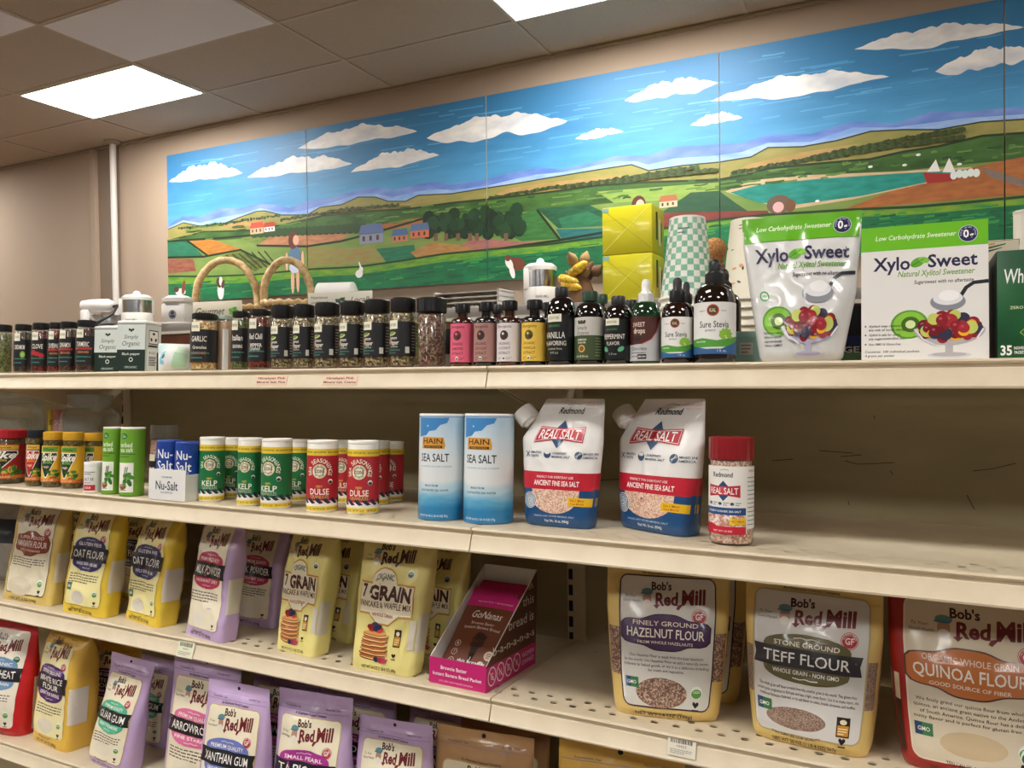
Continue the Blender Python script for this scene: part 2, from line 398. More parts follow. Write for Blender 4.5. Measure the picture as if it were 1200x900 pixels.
# ------------------------------------------------------------------ the painted mural: five boards on the back wall
MY = WY-.03
def W(px, py): p = onplane(px, py, MY); return (p.x, p.z)
mz1 = W(571, 112)[1]; mz0 = W(571, 329.5)[1]
seams = [W(196.5, 250)[0], W(360.5, 250)[0], W(571, 230)[0], W(843, 130)[0], W(1177, 100)[0], W(1229, 100)[0]]
A = Art(); A.r = .55
def mp(hexc, mix, sc=9, st=(1, 1, 3)): return M(hexc, .55, mix=(mix, sc, 6, .35, .7, st))
SKY = bpy.data.materials.new('paint_sky'); SKY.use_nodes = True
nt = SKY.node_tree; p = nt.nodes['Principled BSDF']; p.inputs['Roughness'].default_value = .5
tc = nt.nodes.new('ShaderNodeTexCoord'); mpn = nt.nodes.new('ShaderNodeMapping'); mpn.inputs['Scale'].default_value = (1.1, 1, 6)
nz = nt.nodes.new('ShaderNodeTexNoise'); nz.inputs['Scale'].default_value = 2.2; nz.inputs['Detail'].default_value = 7
nt.links.new(tc.outputs['Object'], mpn.inputs[0]); nt.links.new(mpn.outputs[0], nz.inputs['Vector'])
sp = nt.nodes.new('ShaderNodeSeparateXYZ'); nt.links.new(tc.outputs['Object'], sp.inputs[0])
mr = nt.nodes.new('ShaderNodeMapRange'); mr.inputs['From Min'].default_value = mz0+.55; mr.inputs['From Max'].default_value = mz1
nt.links.new(sp.outputs['Z'], mr.inputs['Value'])
ad = nt.nodes.new('ShaderNodeMath'); ad.operation = 'MULTIPLY_ADD'; ad.inputs[1].default_value = .55
nt.links.new(nz.outputs['Fac'], ad.inputs[0]); nt.links.new(mr.outputs[0], ad.inputs[2])
cr = nt.nodes.new('ShaderNodeValToRGB'); e = cr.color_ramp.elements; e[0].position = .1; e[0].color = lin('#86c2e6'); e[1].position = 1.35/1.5; e[1].color = lin('#3a80b2')
q = e.new(.5); q.color = lin('#529fd2'); nt.links.new(ad.outputs[0], cr.inputs[0]); nt.links.new(cr.outputs[0], p.inputs['Base Color'])
X0, X1 = seams[0], seams[-1]
A.rect(SKY, X0, X1, mz0, mz1, lay=0)
def P(c, pts, lay): A.poly(c, [W(*q) for q in pts], lay)
def band(c, top, bot, lay): P(c, top+bot[::-1], lay)
def cloud(x0, y0, x1, y1, up, dn, sd, c='#f4ece6', lay=3):
    rn = random.Random(sd); n = 64; top, bot = [], []; ph = [rn.uniform(0, 6.28) for _ in range(6)]
    for i in range(n+1):
        t = i/n; x = x0+(x1-x0)*t; y = y0+(y1-y0)*t; k = math.sin(math.pi*t)**.85
        lump = .55+.22*abs(math.sin(t*9+ph[0]))+.16*abs(math.sin(t*21+ph[1]))+.10*abs(math.sin(t*43+ph[2])); lo = .62+.25*math.sin(t*7+ph[3])+.12*math.sin(t*19+ph[4])+.06*math.sin(t*37+ph[5])
        top.append((x, y-up*k*lump*1.45)); bot.append((x, y+dn*k*lo*.8))
    band(CLD, top, bot[1:-1], lay)
CLD = mp('#fbf6f0', '#cfd3da', 6, (1, 1, 2.2))
CLOUDS = [(198, 213, 284, 203, 13, 6), (290, 208, 413, 192, 13, 7), (349, 174, 489, 154, 13, 9), (411, 202, 515, 182, 12, 6), (500, 162, 665, 142, 14, 24), (674, 163, 731, 154, 6, 5),
        (732, 118, 841, 97, 11, 14), (809, 147, 870, 138, 8, 5), (833, 119, 1042, 90, 14, 12), (1001, 58, 1200, 32, 12, 14), (1096, 84, 1215, 60, 12, 22)]
mtn = [(190, 268), (215, 253), (235, 254), (258, 244), (280, 244), (305, 239), (322, 240), (340, 244), (360, 235), (390, 232), (420, 222), (440, 220), (460, 223), (490, 216), (510, 213), (530, 216), (571, 210), (600, 202), (630, 197), (660, 198), (690, 191), (720, 183), (745, 182), (760, 182), (790, 172), (843, 169), (870, 168), (900, 158), (950, 157), (1000, 142), (1050, 145), (1090, 131), (1130, 131), (1230, 122)]
olv = [(190, 272), (215, 261), (240, 266), (262, 262), (280, 255), (300, 248), (310, 247), (330, 252), (360, 252), (375, 243), (400, 240), (420, 231), (440, 231), (455, 236), (475, 236), (490, 229), (530, 227), (560, 222), (600, 216), (640, 209), (670, 204), (700, 199), (740, 193), (760, 200), (800, 194), (843, 190), (880, 184), (900, 173), (940, 172), (980, 165), (1020, 154), (1060, 152), (1100, 152), (1150, 143), (1230, 138)]
grn = [(190, 284), (240, 272), (300, 270), (340, 262), (380, 253), (430, 248), (480, 245), (530, 238), (571, 234), (640, 226), (700, 218), (760, 214), (843, 211), (880, 204), (900, 198), (960, 192), (1020, 187), (1060, 178), (1100, 172), (1150, 160), (1230, 154)]
fld = [(190, 290), (240, 283), (300, 279), (360, 272), (430, 266), (500, 259), (571, 252), (640, 247), (700, 240), (760, 234), (843, 224), (900, 218), (960, 212), (1040, 203), (1100, 196), (1230, 184)]
near = [(190, 324), (250, 324), (300, 322), (360, 316), (420, 313), (470, 306), (520, 298), (571, 293), (640, 287), (700, 279), (780, 268), (843, 258), (900, 252), (1000, 246), (1070, 243), (1130, 238), (1230, 228)]
low = [(x, 360) for x, y in near]; lowb = [(190, 372), (1230, 300)]
def dn(l, d): return [(x, y+d) for x, y in l]
band(mp('#5f80d0', '#86a0e2', 5), mtn, dn(mtn, 40), 1)
haze = [(x, y+(b-y)*.62) for (x, y) in mtn for b in [min((abs(q[0]-x), q[1]) for q in olv)[1]]]
band(mp('#a9c6ec', '#7ea5e4', 6), haze, dn(haze, 34), 2)
band(mp('#8f8c4a', '#a79a58', 8), olv, dn(olv, 40), 3)
A.line('#2f3a1c', [W(*q) for q in olv], .008, 4)
for pts in ([(262, 262), (285, 257), (310, 255), (304, 262), (280, 266), (262, 266)], [(590, 222), (640, 214), (700, 208), (745, 205), (700, 216), (640, 226), (575, 232)], [(655, 215), (720, 209), (760, 203), (800, 203), (760, 214), (680, 221)], [(850, 205), (880, 192), (930, 180), (980, 172), (1010, 168), (960, 182), (900, 196)], [(985, 176), (1060, 163), (1110, 158), (1060, 172), (990, 184)], [(362, 253), (420, 244), (470, 239), (520, 234), (450, 244), (380, 250)]):
    P(mp('#c09a62', '#a88a50', 10), pts, 5)
for pts in ([(575, 232), (640, 221), (700, 214), (770, 203), (820, 196)], [(700, 218), (770, 207), (843, 199)], [(860, 203), (930, 190), (1000, 175), (1060, 163), (1130, 152)], [(960, 186), (1050, 171), (1130, 160)], [(330, 258), (400, 246), (470, 240)], [(210, 268), (262, 262), (330, 252)]):
    hr = random.Random(len(pts)+int(pts[0][0]))
    for (ax, ay), (bx, by) in zip(pts, pts[1:]):
        n_ = int(math.hypot(bx-ax, by-ay)/3.2)
        for k_ in range(n_): q = W(ax+(bx-ax)*k_/n_, ay+(by-ay)*k_/n_+hr.uniform(-.8, .8)); A.ell(('#3a4c22', '#2c3d1b', '#48592c')[k_ % 3], q[0], q[1], hr.uniform(.012, .024), hr.uniform(.008, .016), 6, 8)
band(mp('#47702f', '#2f4f22', 6), grn, dn(grn, 40), 7)
A.line('#22331a', [W(*q) for q in grn], .012, 8)
band(mp('#6f8f45', '#85984f', 5), fld, low, 9)
for c, c2, pts in (
    ('#1f6a4e', '#2b7a5a', [(196, 283), (222, 282), (240, 301), (196, 302)]), ('#c98436', '#a9702e', [(219, 281), (245, 279), (283, 292), (245, 300)]),
    ('#8a4a38', '#9f6a52', [(196, 303), (228, 304), (231, 318), (196, 321)]), ('#4d5a26', '#7c8a3a', [(262, 300), (283, 294), (318, 310), (300, 318)]),
    ('#c58a62', '#a8714e', [(302, 288), (325, 273), (414, 271), (400, 283), (360, 289)]), ('#8a9650', '#a07a48', [(360, 291), (440, 290), (452, 307), (362, 313)]),
    ('#b8793f', '#9a6335', [(432, 266), (480, 257), (505, 254), (500, 262), (440, 273)]), ('#17694c', '#2a7c58', [(442, 292), (486, 287), (490, 303), (455, 309)]),
    ('#b98a52', '#a5763f', [(482, 296), (508, 284), (556, 289), (570, 293), (492, 305)]), ('#b0766a', '#9a5f58', [(556, 279), (612, 284), (655, 282), (570, 295), (540, 288)]),
    ('#3f7a3a', '#2f6230', [(571, 262), (630, 246), (657, 280), (612, 283)]), ('#26603f', '#1c4a34', [(630, 245), (690, 240), (735, 262), (655, 268)]),
    ('#2f7a52', '#256044', [(655, 256), (690, 248), (724, 264), (660, 268)]), ('#1f5f66', '#2a7470', [(652, 269), (740, 267), (720, 281), (660, 282)]),
    ('#7fa04a', '#9aae55', [(700, 225), (843, 214), (843, 232), (720, 238)]), ('#2e5a3a', '#27503a', [(775, 250), (810, 226), (843, 224), (862, 238), (880, 250)]),
    ('#8a3f36', '#75342e', [(770, 250), (900, 247), (905, 262), (770, 268)]), ('#7c8e45', '#5f7a38', [(283, 279), (325, 273), (302, 288)]),
    ('#b8703a', '#9c5c30', [(985, 247), (1040, 226), (1100, 208), (1150, 194), (1230, 178), (1230, 226), (1060, 240)]), ('#7a6a60', '#8f8076', [(1148, 196), (1165, 200), (1230, 222), (1230, 230), (1160, 208)]),
    ('#d8c09a', '#c8ab80', [(850, 225), (880, 212), (940, 206), (1040, 202), (1140, 196), (1100, 212), (1000, 234), (930, 245), (900, 240)]), ('#138277', '#2a9a8c', [(856, 226), (890, 217), (960, 210), (1050, 204), (1138, 199), (1095, 212), (1010, 230), (935, 240), (890, 238)]),
): P(mp(c, c2, 12, (1, 1, 4)), pts, 10 if c not in ('#138277', '#8a3f36', '#7a6a60') else 11)
for k in range(7): A.line('#2e3a18', [W(266+k*7.5, 299-k*.8), W(290+k*6, 316-k*.6)], .012, 11)
for pts in ([(196, 302), (240, 301), (283, 293), (318, 310)], [(219, 281), (245, 300)], [(302, 288), (360, 289), (400, 283), (440, 273)], [(440, 273), (505, 254)], [(196, 283), (262, 279), (325, 273)], [(570, 294), (655, 282), (740, 267)], [(630, 246), (657, 281)]):
    A.line('#1f2c14', [W(*q) for q in pts], .016, 11)
band(mp('#0e7a48', '#1b5c3a', 7), near, lowb if False else [(x, 380) for x, y in near], 12)
band(mp('#7fa52e', '#3f8a34', 9), near, dn(near, 9), 13)
A.line('#20401c', [W(*q) for q in near], .014, 14)
rn = random.Random(21)
for k in range(420):                            # loose brush strokes in the meadow and on the slopes
    x = rn.uniform(198, 1195); yn = interp(near, x); g = k % 3
    y = yn+rn.uniform(6, 42) if g else interp(fld, x)-rn.uniform(2, 18)
    c = rn.choice(('#13683f', '#2c8a4c', '#0c5a38', '#3f9448') if g else ('#3c6630', '#58803c', '#2c5024', '#6a8a44')); l = rn.uniform(3, 12)
    A.line(c, [W(x-l, y+l*.12), W(x, y+rn.uniform(-1, 1)), W(x+l, y-l*.12)], rn.uniform(.006, .014))
for k in range(130):
    x = rn.uniform(200, 1190); y0 = interp(mtn, x); y = y0-rn.uniform(6, 95)
    if y > interp([(197, 188), (571, 118), (1040, 22), (1200, -8)], x): l = rn.uniform(8, 30); A.line(rn.choice(('#5aa5d5', '#62aad8', '#4c98ca')), [W(x-l, y+l*.16), W(x, y+rn.uniform(-.6, .6)), W(x+l, y-l*.16)], rn.uniform(.004, .009))
for i, c in enumerate(CLOUDS): cloud(*c, i)
rn = random.Random(4)
for k in range(130):
    x = rn.uniform(501, 611); y = rn.uniform(254-(x-500)*.05+4*math.sin(x*.35), 276-(x-500)*.02); q = W(x, y); u = rn.uniform(.018, .05)
    A.ell(('#1c3f22', '#173519', '#24492a', '#142c18')[k % 4], q[0], q[1], u, u*rn.uniform(.8, 1.1), 12, 9)
for x in (512, 524, 538, 552, 560, 594): q = W(x, 279); A.rect('#7a5a48', q[0]-.015, q[0]+.015, q[1]-.02, q[1]+.03, lay=11)
for x in range(300, 432, 7): q = W(x, 274-(x-300)*.05); A.ell('#2c4a22', q[0], q[1], .05, .035, 12, 8)
for x0, y0, s, rf, wl in ((301, 271, .75, '#c9503a', '#d8b08a'), (316, 269, .6, '#b8442f', '#e8e0d8'), (434, 280, 1.15, '#5c6f9a', '#8a8ea0'), (468, 280, .75, '#4a6a98', '#c07a5a'), (491, 275, .85, '#5a7094', '#d0714e'), (782, 240, .6, '#b06a48', '#d8c0a0')):
    x, z = W(x0, y0); u = .075*s; A.rect(wl, x-u, x+u*1.4, z-.03*s, z+.035*s, lay=13)
    A.poly(rf, [(x-u*1.1, z+.03*s), (x+u*1.5, z+.03*s), (x+u*1.25, z+.09*s), (x-u*.8, z+.09*s)], 14)
    for k in range(3): A.rect('#40302a', x-u*.7+k*u*.7, x-u*.45+k*u*.7, z-.012*s, z+.018*s, lay=14)
def F(px, py, col, parts, s=.6):               # little painted figures, sizes in mural metres
    x, z = W(px, py)
    for c, dx, dz, rx, rz, rot in parts: A.ell(col[c] if c in col else c, x+dx*s, z+dz*s, rx*s, rz*s, 16+len(A.sh) % 9, 14, rot=rot)
F(347, 330, {}, [('#e9b295', -.03, 0, .022, .12, 0), ('#e9b295', .035, .01, .02, .12, 0), ('#c9cfe8', 0, .14, .07, .06, 0), ('#5b7d9e', 0, .25, .075, .1, 0), ('#e9b295', -.1, .2, .018, .09, 0), ('#e9b295', .1, .2, .018, .09, 0), ('#6a3526', -.015, .40, .06, .085, 0), ('#e9b295', .02, .40, .038, .05, 0)], .78)
F(260, 342, {}, [('#f0ece4', 0, .02, .06, .13, 0), ('#5a3a2c', -.03, .12, .045, .07, 20), ('#f0ece4', .005, .14, .03, .06, 0), ('#5a3a2c', .045, .1, .03, .06, -15)])
F(213, 344, {}, [('#efe6de', 0, .02, .1, .05, 0), ('#8a4a32', .06, .08, .035, .1, -12), ('#5a3a2c', -.08, .06, .05, .04, 0)])
F(308, 340, {}, [('#8a5232', -.06, .03, .11, .06, 0), ('#f2eee8', .06, .06, .04, .11, 8), ('#8a5232', .03, .13, .03, .04, 0)])
F(422, 321, {}, [('#e9e6e4', 0, 0, .055, .05, 0), ('#e9e6e4', .03, .05, .03, .035, 0), ('#e9e6e4', .015, .1, .012, .05, 20)])
F(601, 312, {}, [('#7a3e2c', .05, .02, .11, .07, -15), ('#f4efea', -.035, .03, .04, .07, 30), ('#f4efea', .0, -.06, .03, .08, 15), ('#7a3e2c', -.05, .09, .035, .035, 0)])
F(749, 240, {}, [('#5a2c22', 0, 0, .075, .09, 0), ('#efb8a4', .015, -.01, .045, .06, 0), ('#6b7fa8', 0, -.13, .09, .07, 0)])
F(913, 240, {}, [('#6f5a4a', 0, 0, .11, .09, 0), ('#f0b0b0', -.005, -.025, .05, .05, 0), ('#7a5238', .1, -.02, .05, .06, 0)])
x, z = W(1094, 208); A.poly('#a8302a', [(x-.05, z+.03), (x+.12, z), (x+.1, z-.03), (x-.03, z-.03)], 15); A.poly('#f4efe8', [(x-.03, z+.03), (x+.01, z+.09), (x+.03, z+.025)], 15); A.poly('#f4efe8', [(x+.04, z+.02), (x+.07, z+.09), (x+.1, z+.01)], 15)
x, z = W(1128, 205)
for k in range(5): A.ell('#e8efe8', x-.04+k*.025, z+.005*(k % 2), .016, .022, 15, 10)
for px, py in ((958, 236), (1020, 196), (1076, 182), (1060, 194), (1124, 193)): q = W(px, py); A.ell('#eef2ee', q[0], q[1], .012, .007, 15, 8)
mlab = ['mural board with painted dogs and a red-roofed farm, beside the white pipe', 'mural board with a painted girl and blue-roofed houses', 'mural board with dark trees and a brown and white cow', 'mural board with the green valley behind the paper cups', 'mural board with the painted lake and the sailing boat']
clipZ = (mz0, mz1)
for i in range(5):
    a, b = seams[i], seams[i+1]
    t = thing('mural_board', mlab[i], 'mural', Matrix.Translation((0, 0, 0)), 'painted landscape boards')
    obj('board', boxm(a+.002, b-.002, MY+.0005, WY-.0005, mz0, mz1), M('#cfc6b8', .7), t)
    def mfm(x, y, off): return (x, MY-off, min(max(y, mz0), mz1))
    A.build('painted_picture', mfm, t, clip=(a+.003, b-.003), base=.0005, eps=1e-4, flat=True)
# ------------------------------------------------------------------ the shelving in front
BEIGE = M('#d8c9ae', .42, bump=(500, .05, .0005), mix=('#cebea2', 25, 4, .4, .75))
BACKM = M('#a79a78', .5, mix=('#958967', 3.5, 8, .45, .75, (1, 1, 4)))  # shelf beige taken darker: the shade between the shelves is put into this colour
DARK = M('#15130f', .8)
def holed(rows, pitch, rx, ry):                 # painted sheet steel with punched slots in rows at these distances behind the front edge
    mt = BEIGE.copy(); mt.name = 'punched_steel'; nt = mt.node_tree; p = nt.nodes['Principled BSDF']; out = [n for n in nt.nodes if n.type == 'OUTPUT_MATERIAL'][0]
    tc = nt.nodes.new('ShaderNodeTexCoord'); s = nt.nodes.new('ShaderNodeSeparateXYZ'); nt.links.new(tc.outputs['Object'], s.inputs[0])
    def mth(op, a, b=None, c=None):
        n = nt.nodes.new('ShaderNodeMath'); n.operation = op
        for i, v in enumerate((a, b, c)):
            if v is None: continue
            if hasattr(v, 'is_linked'): nt.links.new(v, n.inputs[i])
            else: n.inputs[i].default_value = v
        return n.outputs[0]
    tot = None
    for k, r in enumerate(rows):
        x = mth('ADD', s.outputs['X'], pitch*.5*(k % 2)); x = mth('MODULO', mth('ADD', x, 40*pitch), pitch); x = mth('DIVIDE', mth('SUBTRACT', x, pitch/2), rx)
        y = mth('DIVIDE', mth('SUBTRACT', s.outputs['Y'], r), ry)
        d = mth('ADD', mth('MULTIPLY', x, x), mth('MULTIPLY', y, y)); h = mth('LESS_THAN', d, 1.0)
        tot = h if tot is None else mth('MAXIMUM', tot, h)
    tr = nt.nodes.new('ShaderNodeBsdfTransparent'); mx = nt.nodes.new('ShaderNodeMixShader')
    nt.links.new(tot, mx.inputs[0]); nt.links.new(p.outputs[0], mx.inputs[1]); nt.links.new(tr.outputs[0], mx.inputs[2]); nt.links.new(mx.outputs[0], out.inputs[0])
    return mt
PUNCH = holed((.022, .040, .25, .268), .0254, .0042, .0026)
PUNCH3 = holed((.022, .042, .25), .0254, .0050, .0038)
PROF = [(.002, 0), (-.0012, -.0006), (-.0022, -.0026), (-.0012, -.0046), (.0016, -.0056), (.0018, -.0082), (-.0004, -.0094), (-.0046, -.0245), (-.0062, -.0262), (-.0058, -.0282), (-.0035, -.029), (.004, -.0285), (.006, -.024)]
def rail(x0, x1):
    vs = [(x0, y, z) for y, z in PROF]+[(x1, y, z) for y, z in PROF]; n = len(PROF)
    me = mesh(vs, [(i, i+1, n+i+1, n+i) for i in range(n-1)]+[tuple(range(n))[::-1], tuple(range(n, 2*n))])
    return me
place3 = ['in the section towards the pipe end', 'in the middle section', 'in the section by the salt shaker end']
names = {1: 'top shelf', 2: 'second shelf from the top', 3: 'third shelf from the top', 4: 'lowest visible shelf'}
for sh in (1, 2, 3, 4):
    for k in range(3):
        x0 = X2+(k-2)*SEC+.0008; x1 = x0+SEC-.0016; dp = (DB-.004-SD[sh])/math.cos(TILT[sh])
        t = thing('gondola_shelf', 'beige metal %s %s' % (names[sh], place3[k]), 'shelf', stand((0, SD[sh], SZ[sh]), sh, 0, -.0005), 'beige metal shelves')
        obj('deck', boxm(x0, x1, .002, dp, -.0015, 0), PUNCH if sh < 3 else PUNCH3, t)
        obj('price_rail', rail(x0, x1), BEIGE, t, smooth=30)
        for sx in (x0+.002, x1-.004):
            me = mesh([(sx+d, y, z) for d in (0, .002) for y, z in ((.012, -.0018), (dp-.003, -.0018), (dp-.003, -.085), (dp-.05, -.075), (.012, -.022))], [(0, 1, 2, 3, 4), (9, 8, 7, 6, 5), (0, 5, 6, 1), (1, 6, 7, 2), (2, 7, 8, 3), (3, 8, 9, 4), (4, 9, 5, 0)])
            obj('bracket', me, BEIGE, t)
t = thing('slotted_gondola', 'beige shelving back with slotted posts behind all the shelves', 'shelving', Matrix.Translation((0, DB, 0)))
ztop = SZ[1]-.03
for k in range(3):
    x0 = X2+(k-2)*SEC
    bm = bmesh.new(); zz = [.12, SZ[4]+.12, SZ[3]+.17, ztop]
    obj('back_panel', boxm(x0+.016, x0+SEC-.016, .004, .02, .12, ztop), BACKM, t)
for k in range(4):
    x = X2+(k-2)*SEC
    u = obj('upright', boxm(x-.0155, x+.0155, .0, .05, 0, ztop+.0, bev=.002), BEIGE, t)
    A2 = Art()
    z = .3
    while z < ztop-.03: A2.rect(DARK, x-.0125, x-.0055, z, z+.017, lay=0); A2.rect(DARK, x+.0055, x+.0125, z, z+.017, lay=0) if False else None; z += .0254
    A2.build('slot_stripe', fplane((0, 0, 0), (1, 0, 0), (0, 0, 1), (0, -1, 0)), u, flat=True)
A3 = Art(); rn = random.Random(12)
for q in ([(640, 556), (655, 559), (700, 563), (735, 561)], [(990, 540), (1005, 544), (1030, 543), (1048, 542)], [(1140, 552), (1165, 549), (1190, 543)], [(1133, 580), (1138, 590), (1142, 597)], [(985, 535), (1010, 533)], [(960, 528), (1000, 531)], [(1043, 552), (1047, 556)], [(994, 587), (995, 592)], [(1024, 487), (1025, 491)], [(905, 540), (930, 538)]):
    pts = []
    for px, py in q: o = onplane(px, py, DB+.004); pts.append((o.x, o.z))
    A3.line('#4a4028', pts, .0011)
A3.build('scuff_stain', fplane((0, .004, 0), (1, 0, 0), (0, 0, 1), (0, -1, 0)), t, flat=True, base=2e-4)
box('kick_base', (X2-2*SEC, X2+SEC, -.3, .05, 0, .115), BEIGE, t)
# ------------------------------------------------------------------ goods: jars, tins and bottles
WHT, BLK, CREAM = '#f2efe8', '#17161a', '#e9e4cf'
CLEAR = glass('#f4f4f0'); AMBER = M('#2a0f06', .06, coat=1, mix=('#5a2408', 30, 2, .45, .8)); DKGL = M('#0c0808', .05, coat=1)
BLKCAP = M('#141416', .38)
def seat(sh, x0, x1, ytop, inset, ybot=None):
    """base point on the deck, radius, height of an upright round thing seen between pixels x0 and x1"""
    P = deck(sh, (x0+x1)/2, inset); r = wm(P, x0, x1)/2; P = deck(sh, (x0+x1)/2, inset+r)
    yb = proj(P)[1] if ybot is None else ybot
    return P, r, hm(P, ytop, yb)
def cap(name, r, z0, z1, mat, t, ridge=36):
    return lathe(name, [(r*.98, z0), (r, z0+.001), (r, z1-.0012), (r*.93, z1)], mat, t, seg=72, ridge=ridge, amp=r*.02, rz=(z0+.0005, z1-.001), sm=30)
def spice_jar(x0, x1, ytop, inset, cont, lab, grp=None, art=None, turn=-22, lidc=None, tall=False, lid_h=.1, name='spice_jar', cat='spice jar', lidw=.93):
    P, r, h = seat(1, x0, x1, ytop, inset)
    t = thing(name, lab, cat, stand(P, 1, face_cam(P, turn)), grp)
    zl = h*(1-lid_h)
    lathe('filling', [(r*.9, .003), (r*.93, .006), (r*.93, zl*.9), (r*.8, zl*.95)], cont, t)
    g = [(r*.9, 0), (r*.99, .002), (r, .006), (r, zl*.9), (r*.9, zl*.97), (r*.86, zl)]
    lathe('glass_jar', g, CLEAR, t)
    cap('lid', r*lidw, zl-.001, h, lidc or BLKCAP, t, 40 if tall else 0)
    if art:
        A = Art(); art(A, r, zl); A.build('label_print', fcyl(r+.0002), t, cut=(r*.2, 1))
    return t
def black_label(word1, word2, c2, extra=None, dx=0):
    def f(A, r, h):
        A.rect(BLK, -r*1.75, r*2.0, h*.16, h*.78, lay=0)
        A.rect(CREAM, -r*.75+dx, r*.05+dx, h*.74, h*.92, lay=1)
        A.T('#6b6a50', 'FRONTIER', -r*.35+dx, h*.83, r*.6, h*.05)
        if word1: A.T('#efe9dc', word1, -r*.05+dx, h*.60, r*1.25, h*.10, shear=.1)
        if word2: A.T(c2, word2, dx, h*.44, r*1.1, h*.06)
        if extra: extra(A, r, h)
        A.para('#3f8a78', -r*.75+dx, r*.8+dx, h*.33, h*.24, 2, h*.022, 3)
    return f
def x_lime(A, r, h): A.ell('#7fae3a', r*.35, h*.43, r*.28, h*.08); A.ell('#a9c46a', r*.35, h*.43, r*.18, h*.05)
def x_pep(A, r, h):
    for k in range(3): A.ell('#b8242a', -r*.5+k*r*.45, h*.46-k*h*.03, r*.34, h*.05, rot=25-k*20)
def x_bar(A, r, h): A.rect('#a83228', -r*.8, r*.85, h*.485, h*.535); A.T('#d98a50', 'GROUND', 0, h*.43, r*1.1, h*.045)
HERB = speck(('#4f5a2c', '#6b7038', '#3c4220', '#83854a'), 480); CHILI = speck(('#5a1712', '#7c2a18', '#3a0f0c', '#94401f'), 460)
BROWNP = speck(('#4a2a1c', '#6a4028', '#2e1a12'), 500); GARL = speck(('#d8b67a', '#c79a58', '#eed7a4', '#b07d3e'), 400)
PEPR = speck(('#8d7a55', '#5a4a33', '#c4b48e', '#3a2f22', '#a89468', '#6c5a3c'), 430); PEPM = speck(('#5a4236', '#3a2a24', '#84695a', '#7a3a30', '#9b866c'), 400)
CUMIN = speck(('#3a3020', '#574a30', '#2a2218'), 280)
JG = 'black-lidded spice jars in front of the tins'
spice_jar(-9, 14, 381, .012, HERB, 'green herb jar cut by the frame edge, first of the black-lidded spice row', JG, lid_h=.13)
spice_jar(15, 37, 380.5, .012, CUMIN, 'dark spice jar with a green lime on its black label', JG, black_label('CARDAMOM', '', '#c9c9a0', x_lime), lid_h=.12)
spice_jar(35.5, 59, 379, .016, CHILI, 'spice jar with red peppers drawn on its black label', JG, black_label('CLOVE', '', '#c03030', x_pep), lid_h=.12)
spice_jar(55, 76, 378.5, .02, CHILI, 'cayenne spice jar with a red bar label, beside the one with red peppers', JG, black_label('CAYENNE', '', '#c03030', x_bar, 0), lid_h=.11)
spice_jar(68, 91, 377.5, .010, BROWNP, 'cinnamon spice jar with a red bar label, second before the tins', JG, black_label('CINNAMON', '', '#d05030', x_bar), lid_h=.11)
spice_jar(87.5, 114.5, 376, .010, BROWNP, 'paprika spice jar with a red bar label, standing against the tins', JG, black_label('TURMERIC', '', '#d05030', x_bar), lid_h=.11)
# square pepper tins
def tin(px, w, d, h, inset, rz, lab):
    P = deck(1, px, inset); t = thing('spice_tin', lab, 'tin', stand(P, 1, rz), 'square black pepper tins')
    box('tin_body', (-w/2, w/2, 0, d, 0, h*.93), M('#c9cfc8', .35), t, .003)
    box('plastic_lid', (-w/2-.001, w/2+.001, -.001, d+.001, h*.93, h), M('#f1f1ee', .4), t, .003)
    A = Art(h/w*.93); A.rect('#cfd6cf', -49, 49, 46, 99, lay=0); A.rect('#12281f', -49, 49, 1, 46, lay=0)
    A.ell('#1d2a22', 0, 86, 4, 3); A.ell('#1d2a22', -6, 88, 4, 2.5, rot=30); A.ell('#1d2a22', 6, 88, 4, 2.5, rot=-30)
    A.T('#1d2a22', 'Simply', 0, 73, 50, 8, bold=0, shear=.2); A.T('#1d2a22', 'Organic', 0, 59, 62, 10, bold=0, shear=.2)
    A.T('#dfe6dc', 'Black pepper', 0, 37, 62, 5); A.ring('#dfe6dc', 0, 25, 7, None, 2.4); A.T('#b9c4ba', 'ORGANIC', 0, 9, 44, 4.5)
    A.build('label_print', fplane((0, 0, 0), (w/100, 0, 0), (0, 0, h*.93/100), (0, -1, 0)), t, flat=True)
    B = Art(h/d*.93); B.rect('#d4d9d2', -49, 49, 1, 99, lay=0); B.rect('#12281f', -8, 49, 1, 42, lay=0); B.rect('#e8e8e2', -40, 22, 2, 48)
    B.rect(BLK, -30, 30, 58, 88); B.rect(WHT, -27, 27, 60, 86)
    for k in range(3):
        a = math.radians(90+120*k); B.poly(BLK, [(0+22*math.cos(a+q)*r_, 72+11*math.sin(a+q)*r_) for q, r_ in ((-.5, 1), (.1, 1.05), (.45, .95), (.3, .5), (-.35, .55))])
    B.rect(BLK, -34, 26, 52, 56)
    for k in range(6): B.rect(BLK, -30, 18-3*(k % 3), 30-k*3.4, 31.8-k*3.4)
    B.T('#4a4a46', '8 OZ', -8, 40, 40, 5)
    B.build('side_print', fplane((w/2, d/2, 0), (0, d/100, 0), (0, 0, h*.93/100), (1, 0, 0)), t, flat=True)
Pt = deck(1, 152, .02)
tin(125.5, .052, .040, hm(Pt, 378, 435), .035, math.radians(16), 'square black pepper tin behind the other, against the spice jars')
tin(153, .052, .040, hm(Pt, 375.5, 435), .012, math.radians(16), 'square black pepper tin with a recycling mark on its side, beside the pastel packet')
